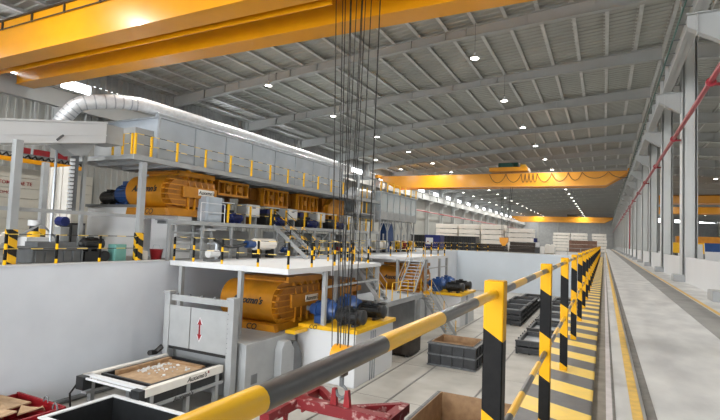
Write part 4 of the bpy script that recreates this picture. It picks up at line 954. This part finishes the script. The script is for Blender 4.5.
MB().box(-31.6, -31.56, 16.8, 19.5, 5.8, 6.2).build('cloth', 'red', t)
# ------------------------------------------------------------------ far end of the hall
def black_mould(label, x0, x1, y0, y1, z0, h):
    t = thing('mould_stack_box', ((x0+x1)/2, (y0+y1)/2, z0), label, 'mould', 'black moulds beyond the pit')
    MB().box(x0, x1, y0, y1, z0, z0+h).build('body', 'black', t)
    for k in range(5): x = x0+(x1-x0)*k/4; MB().box(x-.06, x+.06, y0-.12, y0, z0, z0+h).build('rib', 'motor', t)
    MB().box(x0-.06, x1+.06, y0-.14, y0, z0+h-.12, z0+h).build('rim', 'blackw', t)
for j in range(4):
    for l in range(2): black_mould('black ribbed mould beyond the pit end wall, %s from the left, %s layer' % (('first', 'second', 'third', 'fourth')[j], ('lower', 'upper')[l]), -28+2.65*j, -25.5+2.65*j, 74, 76.5, l*1.08, 1.05)
t = thing('blue_container', (-21.1, 64.2, 0), 'dark blue container with a white sign behind the far railing', 'container')
MB().box(-22.2, -20.0, 64, 66, .3, 2.1).build('body', 'deepblue', t, bevel=.03); MB().box(-22.0, -21.0, 63.95, 64, .8, 1.7).build('sign', 'white', t); MB().box(-21.8, -21.6, 63.93, 63.95, 1.1, 1.25).build('sign_mark', 'red', t)
for x in (-22, -20.2): MB().box(x-.1, x+.1, 64.2, 65.8, 0, .3).build('foot', 'motor', t)
MB().box(-20.0, -19.97, 64.2, 65.8, .5, 1.9).build('side_panel', 'deepblue', t)
def wrapped_stack(label, x0, x1, y, n, h, group, rough_dx=0):
    for l in range(n):
        j = random.uniform(-.08, .08)
        t = thing('wrapped_pack', ((x0+x1)/2, y+1.5, l*h), '%s, %s' % (label, 'bottom pack' if l == 0 else ('top pack' if l == n-1 else ('second', 'third', 'fourth', 'fifth', 'sixth')[l-1]+' pack up')), 'wrapped pack', group)
        MB().box(x0+j, x1+j, y, y+3, l*h+.08, l*h+h-.02).build('pack', 'cream', t, bevel=.04)
        for s_ in (.2, .8): x = x0+(x1-x0)*s_; MB().box(x-.1, x+.1, y+.05, y+2.95, l*h, l*h+.08).build('runner', 'steeldk', t)
for i, (a, c_, zt) in enumerate(((-26.4, -22.6, 4.25), (-22.3, -18.8, 4.25), (-18.5, -14.8, 4.3), (-14.5, -10.2, 3.75))):
    wrapped_stack('white wrapped pack left of the railing end, %s tall stack' % ('first', 'second', 'third', 'fourth')[i], a, c_, 82, 5, zt/5, 'tall white stacks')
for i, (a, c_) in enumerate(((-9.5, -6.3), (-6.1, -3.1), (-2.2, .4))):
    wrapped_stack('white wrapped pack at the end of the railing, %s stack' % ('left', 'middle', 'right')[i], a, c_, 108, 6, .63, 'white stacks at the lane end')
for i, (a, c_, y, h) in enumerate(((-18.1, -13.4, 76, 1.1), (-12.9, -9.0, 76, 1.5))):
    t = thing('steel_billet_pile', ((a+c_)/2, y+1, 0), 'dark brown long pile beyond the pit end wall, %s' % ('longer left one', 'taller right one')[i], 'pile')
    for k in range(3): MB().prism([(y, k*h/3+.03), (y+2.2, k*h/3+.03), (y+2.2, (k+1)*h/3), (y+.05, (k+1)*h/3)], 'x', a+.06*k, c_-.05*k).build('layer', 'brown', t)
t = thing('brown_stack', (-3, 100, 0), 'reddish brown stack behind the last railing posts', 'stack')
for k in range(3): MB().box(-5.9, -1.2, 99, 101, k*.75+.03, k*.75+.74).build('layer', mat('red_brown', (128, 96, 80), .7, var=.2, scale=2) if k == 0 else bpy.data.materials['red_brown'], t)
t = thing('blue_white_pump', (-8.7, 75, 0), 'small blue topped white pump beside the dark pile', 'pump')
MB().box(-9.0, -8.4, 74.8, 75.4, 0, .9).build('stand', 'motor', t); MB().tube([(-8.7, 75.1, .9), (-8.7, 75.1, 1.6)], .3, 10).build('body', 'white', t); MB().tube([(-9.0, 75.1, 1.6), (-9.0, 75.1, 2.2)], .28, 10).build('cap', 'deepblue', t)
for i, x in enumerate((-7.4, -6.7)):
    t = thing('white_bag', (x, 76, 0), 'white bulk bag before the white stacks, %s' % ('left', 'right')[i], 'bag', 'white bulk bags'); MB().prism([(x-.38, .05), (x+.38, .05), (x+.36, 1.2), (x+.2, 1.4), (x-.2, 1.4), (x-.36, 1.2)], 'y', 75.6, 76.4).build('sack', 'cream', t, bevel=.05)
    MB().box(x-.4, x+.4, 75.6, 76.4, 0, .06).build('pallet', 'wood', t)
t = thing('ramp_railing', (-3.6, 70.8, 0), 'grey railing on the far right corner of the pit', 'railing')
for i in range(4): MB().tube([(-6+i*1.6, 71.2, 0), (-6+i*1.6, 71.2, 1.0)], .04, 6).build('post', 'steel', t)
for z in (.5, 1.0): MB().tube([(-6, 71.2, z), (-1.2, 71.2, z)], .03, 6).build('rail', 'steel', t)
# neighbouring hall goods
for i, (x, y, m) in enumerate(((5.6, 33, 'deepblue'), (6.6, 36, 'white'), (7.6, 33.5, 'white'), (8.3, 38, 'blue'), (6.0, 43, 'white'))):
    t = thing('panel_rack', (x, y, 0), 'leaning %s panel on a rack in the neighbouring hall, %s' % ('blue topped' if 'blue' in m else 'white', NTH[i]), 'panel', 'leaning panels')
    MB().prism([(y, .1), (y+.15, .1), (y+.65, 1.9), (y+.5, 1.9)], 'x', x-.5, x+.5).build('panel', 'white', t)
    if 'blue' in m: MB().prism([(y+.36, 1.45), (y+.38, 1.42), (y+.5, 1.9), (y+.48, 1.92)], 'x', x-.5, x+.5).build('stripe', 'blue', t)
    MB().box(x-.55, x+.55, y-.2, y+1.0, 0, .1).build('rack', 'steeldk', t)
t = thing('yellow_machine', (14, 90, 0), 'long yellow machine bench far off in the neighbouring hall', 'machine')
MB().box(9, 22, 89, 92, .8, 2.4).build('bench', 'yellow', t)
for x in (10, 14, 18, 21): MB().box(x-.2, x+.2, 89.3, 91.7, 0, .8).build('leg', 'steeldk', t)
MB().box(10, 20, 89.4, 91.5, 2.4, 3.4).build('hood', 'press', t)
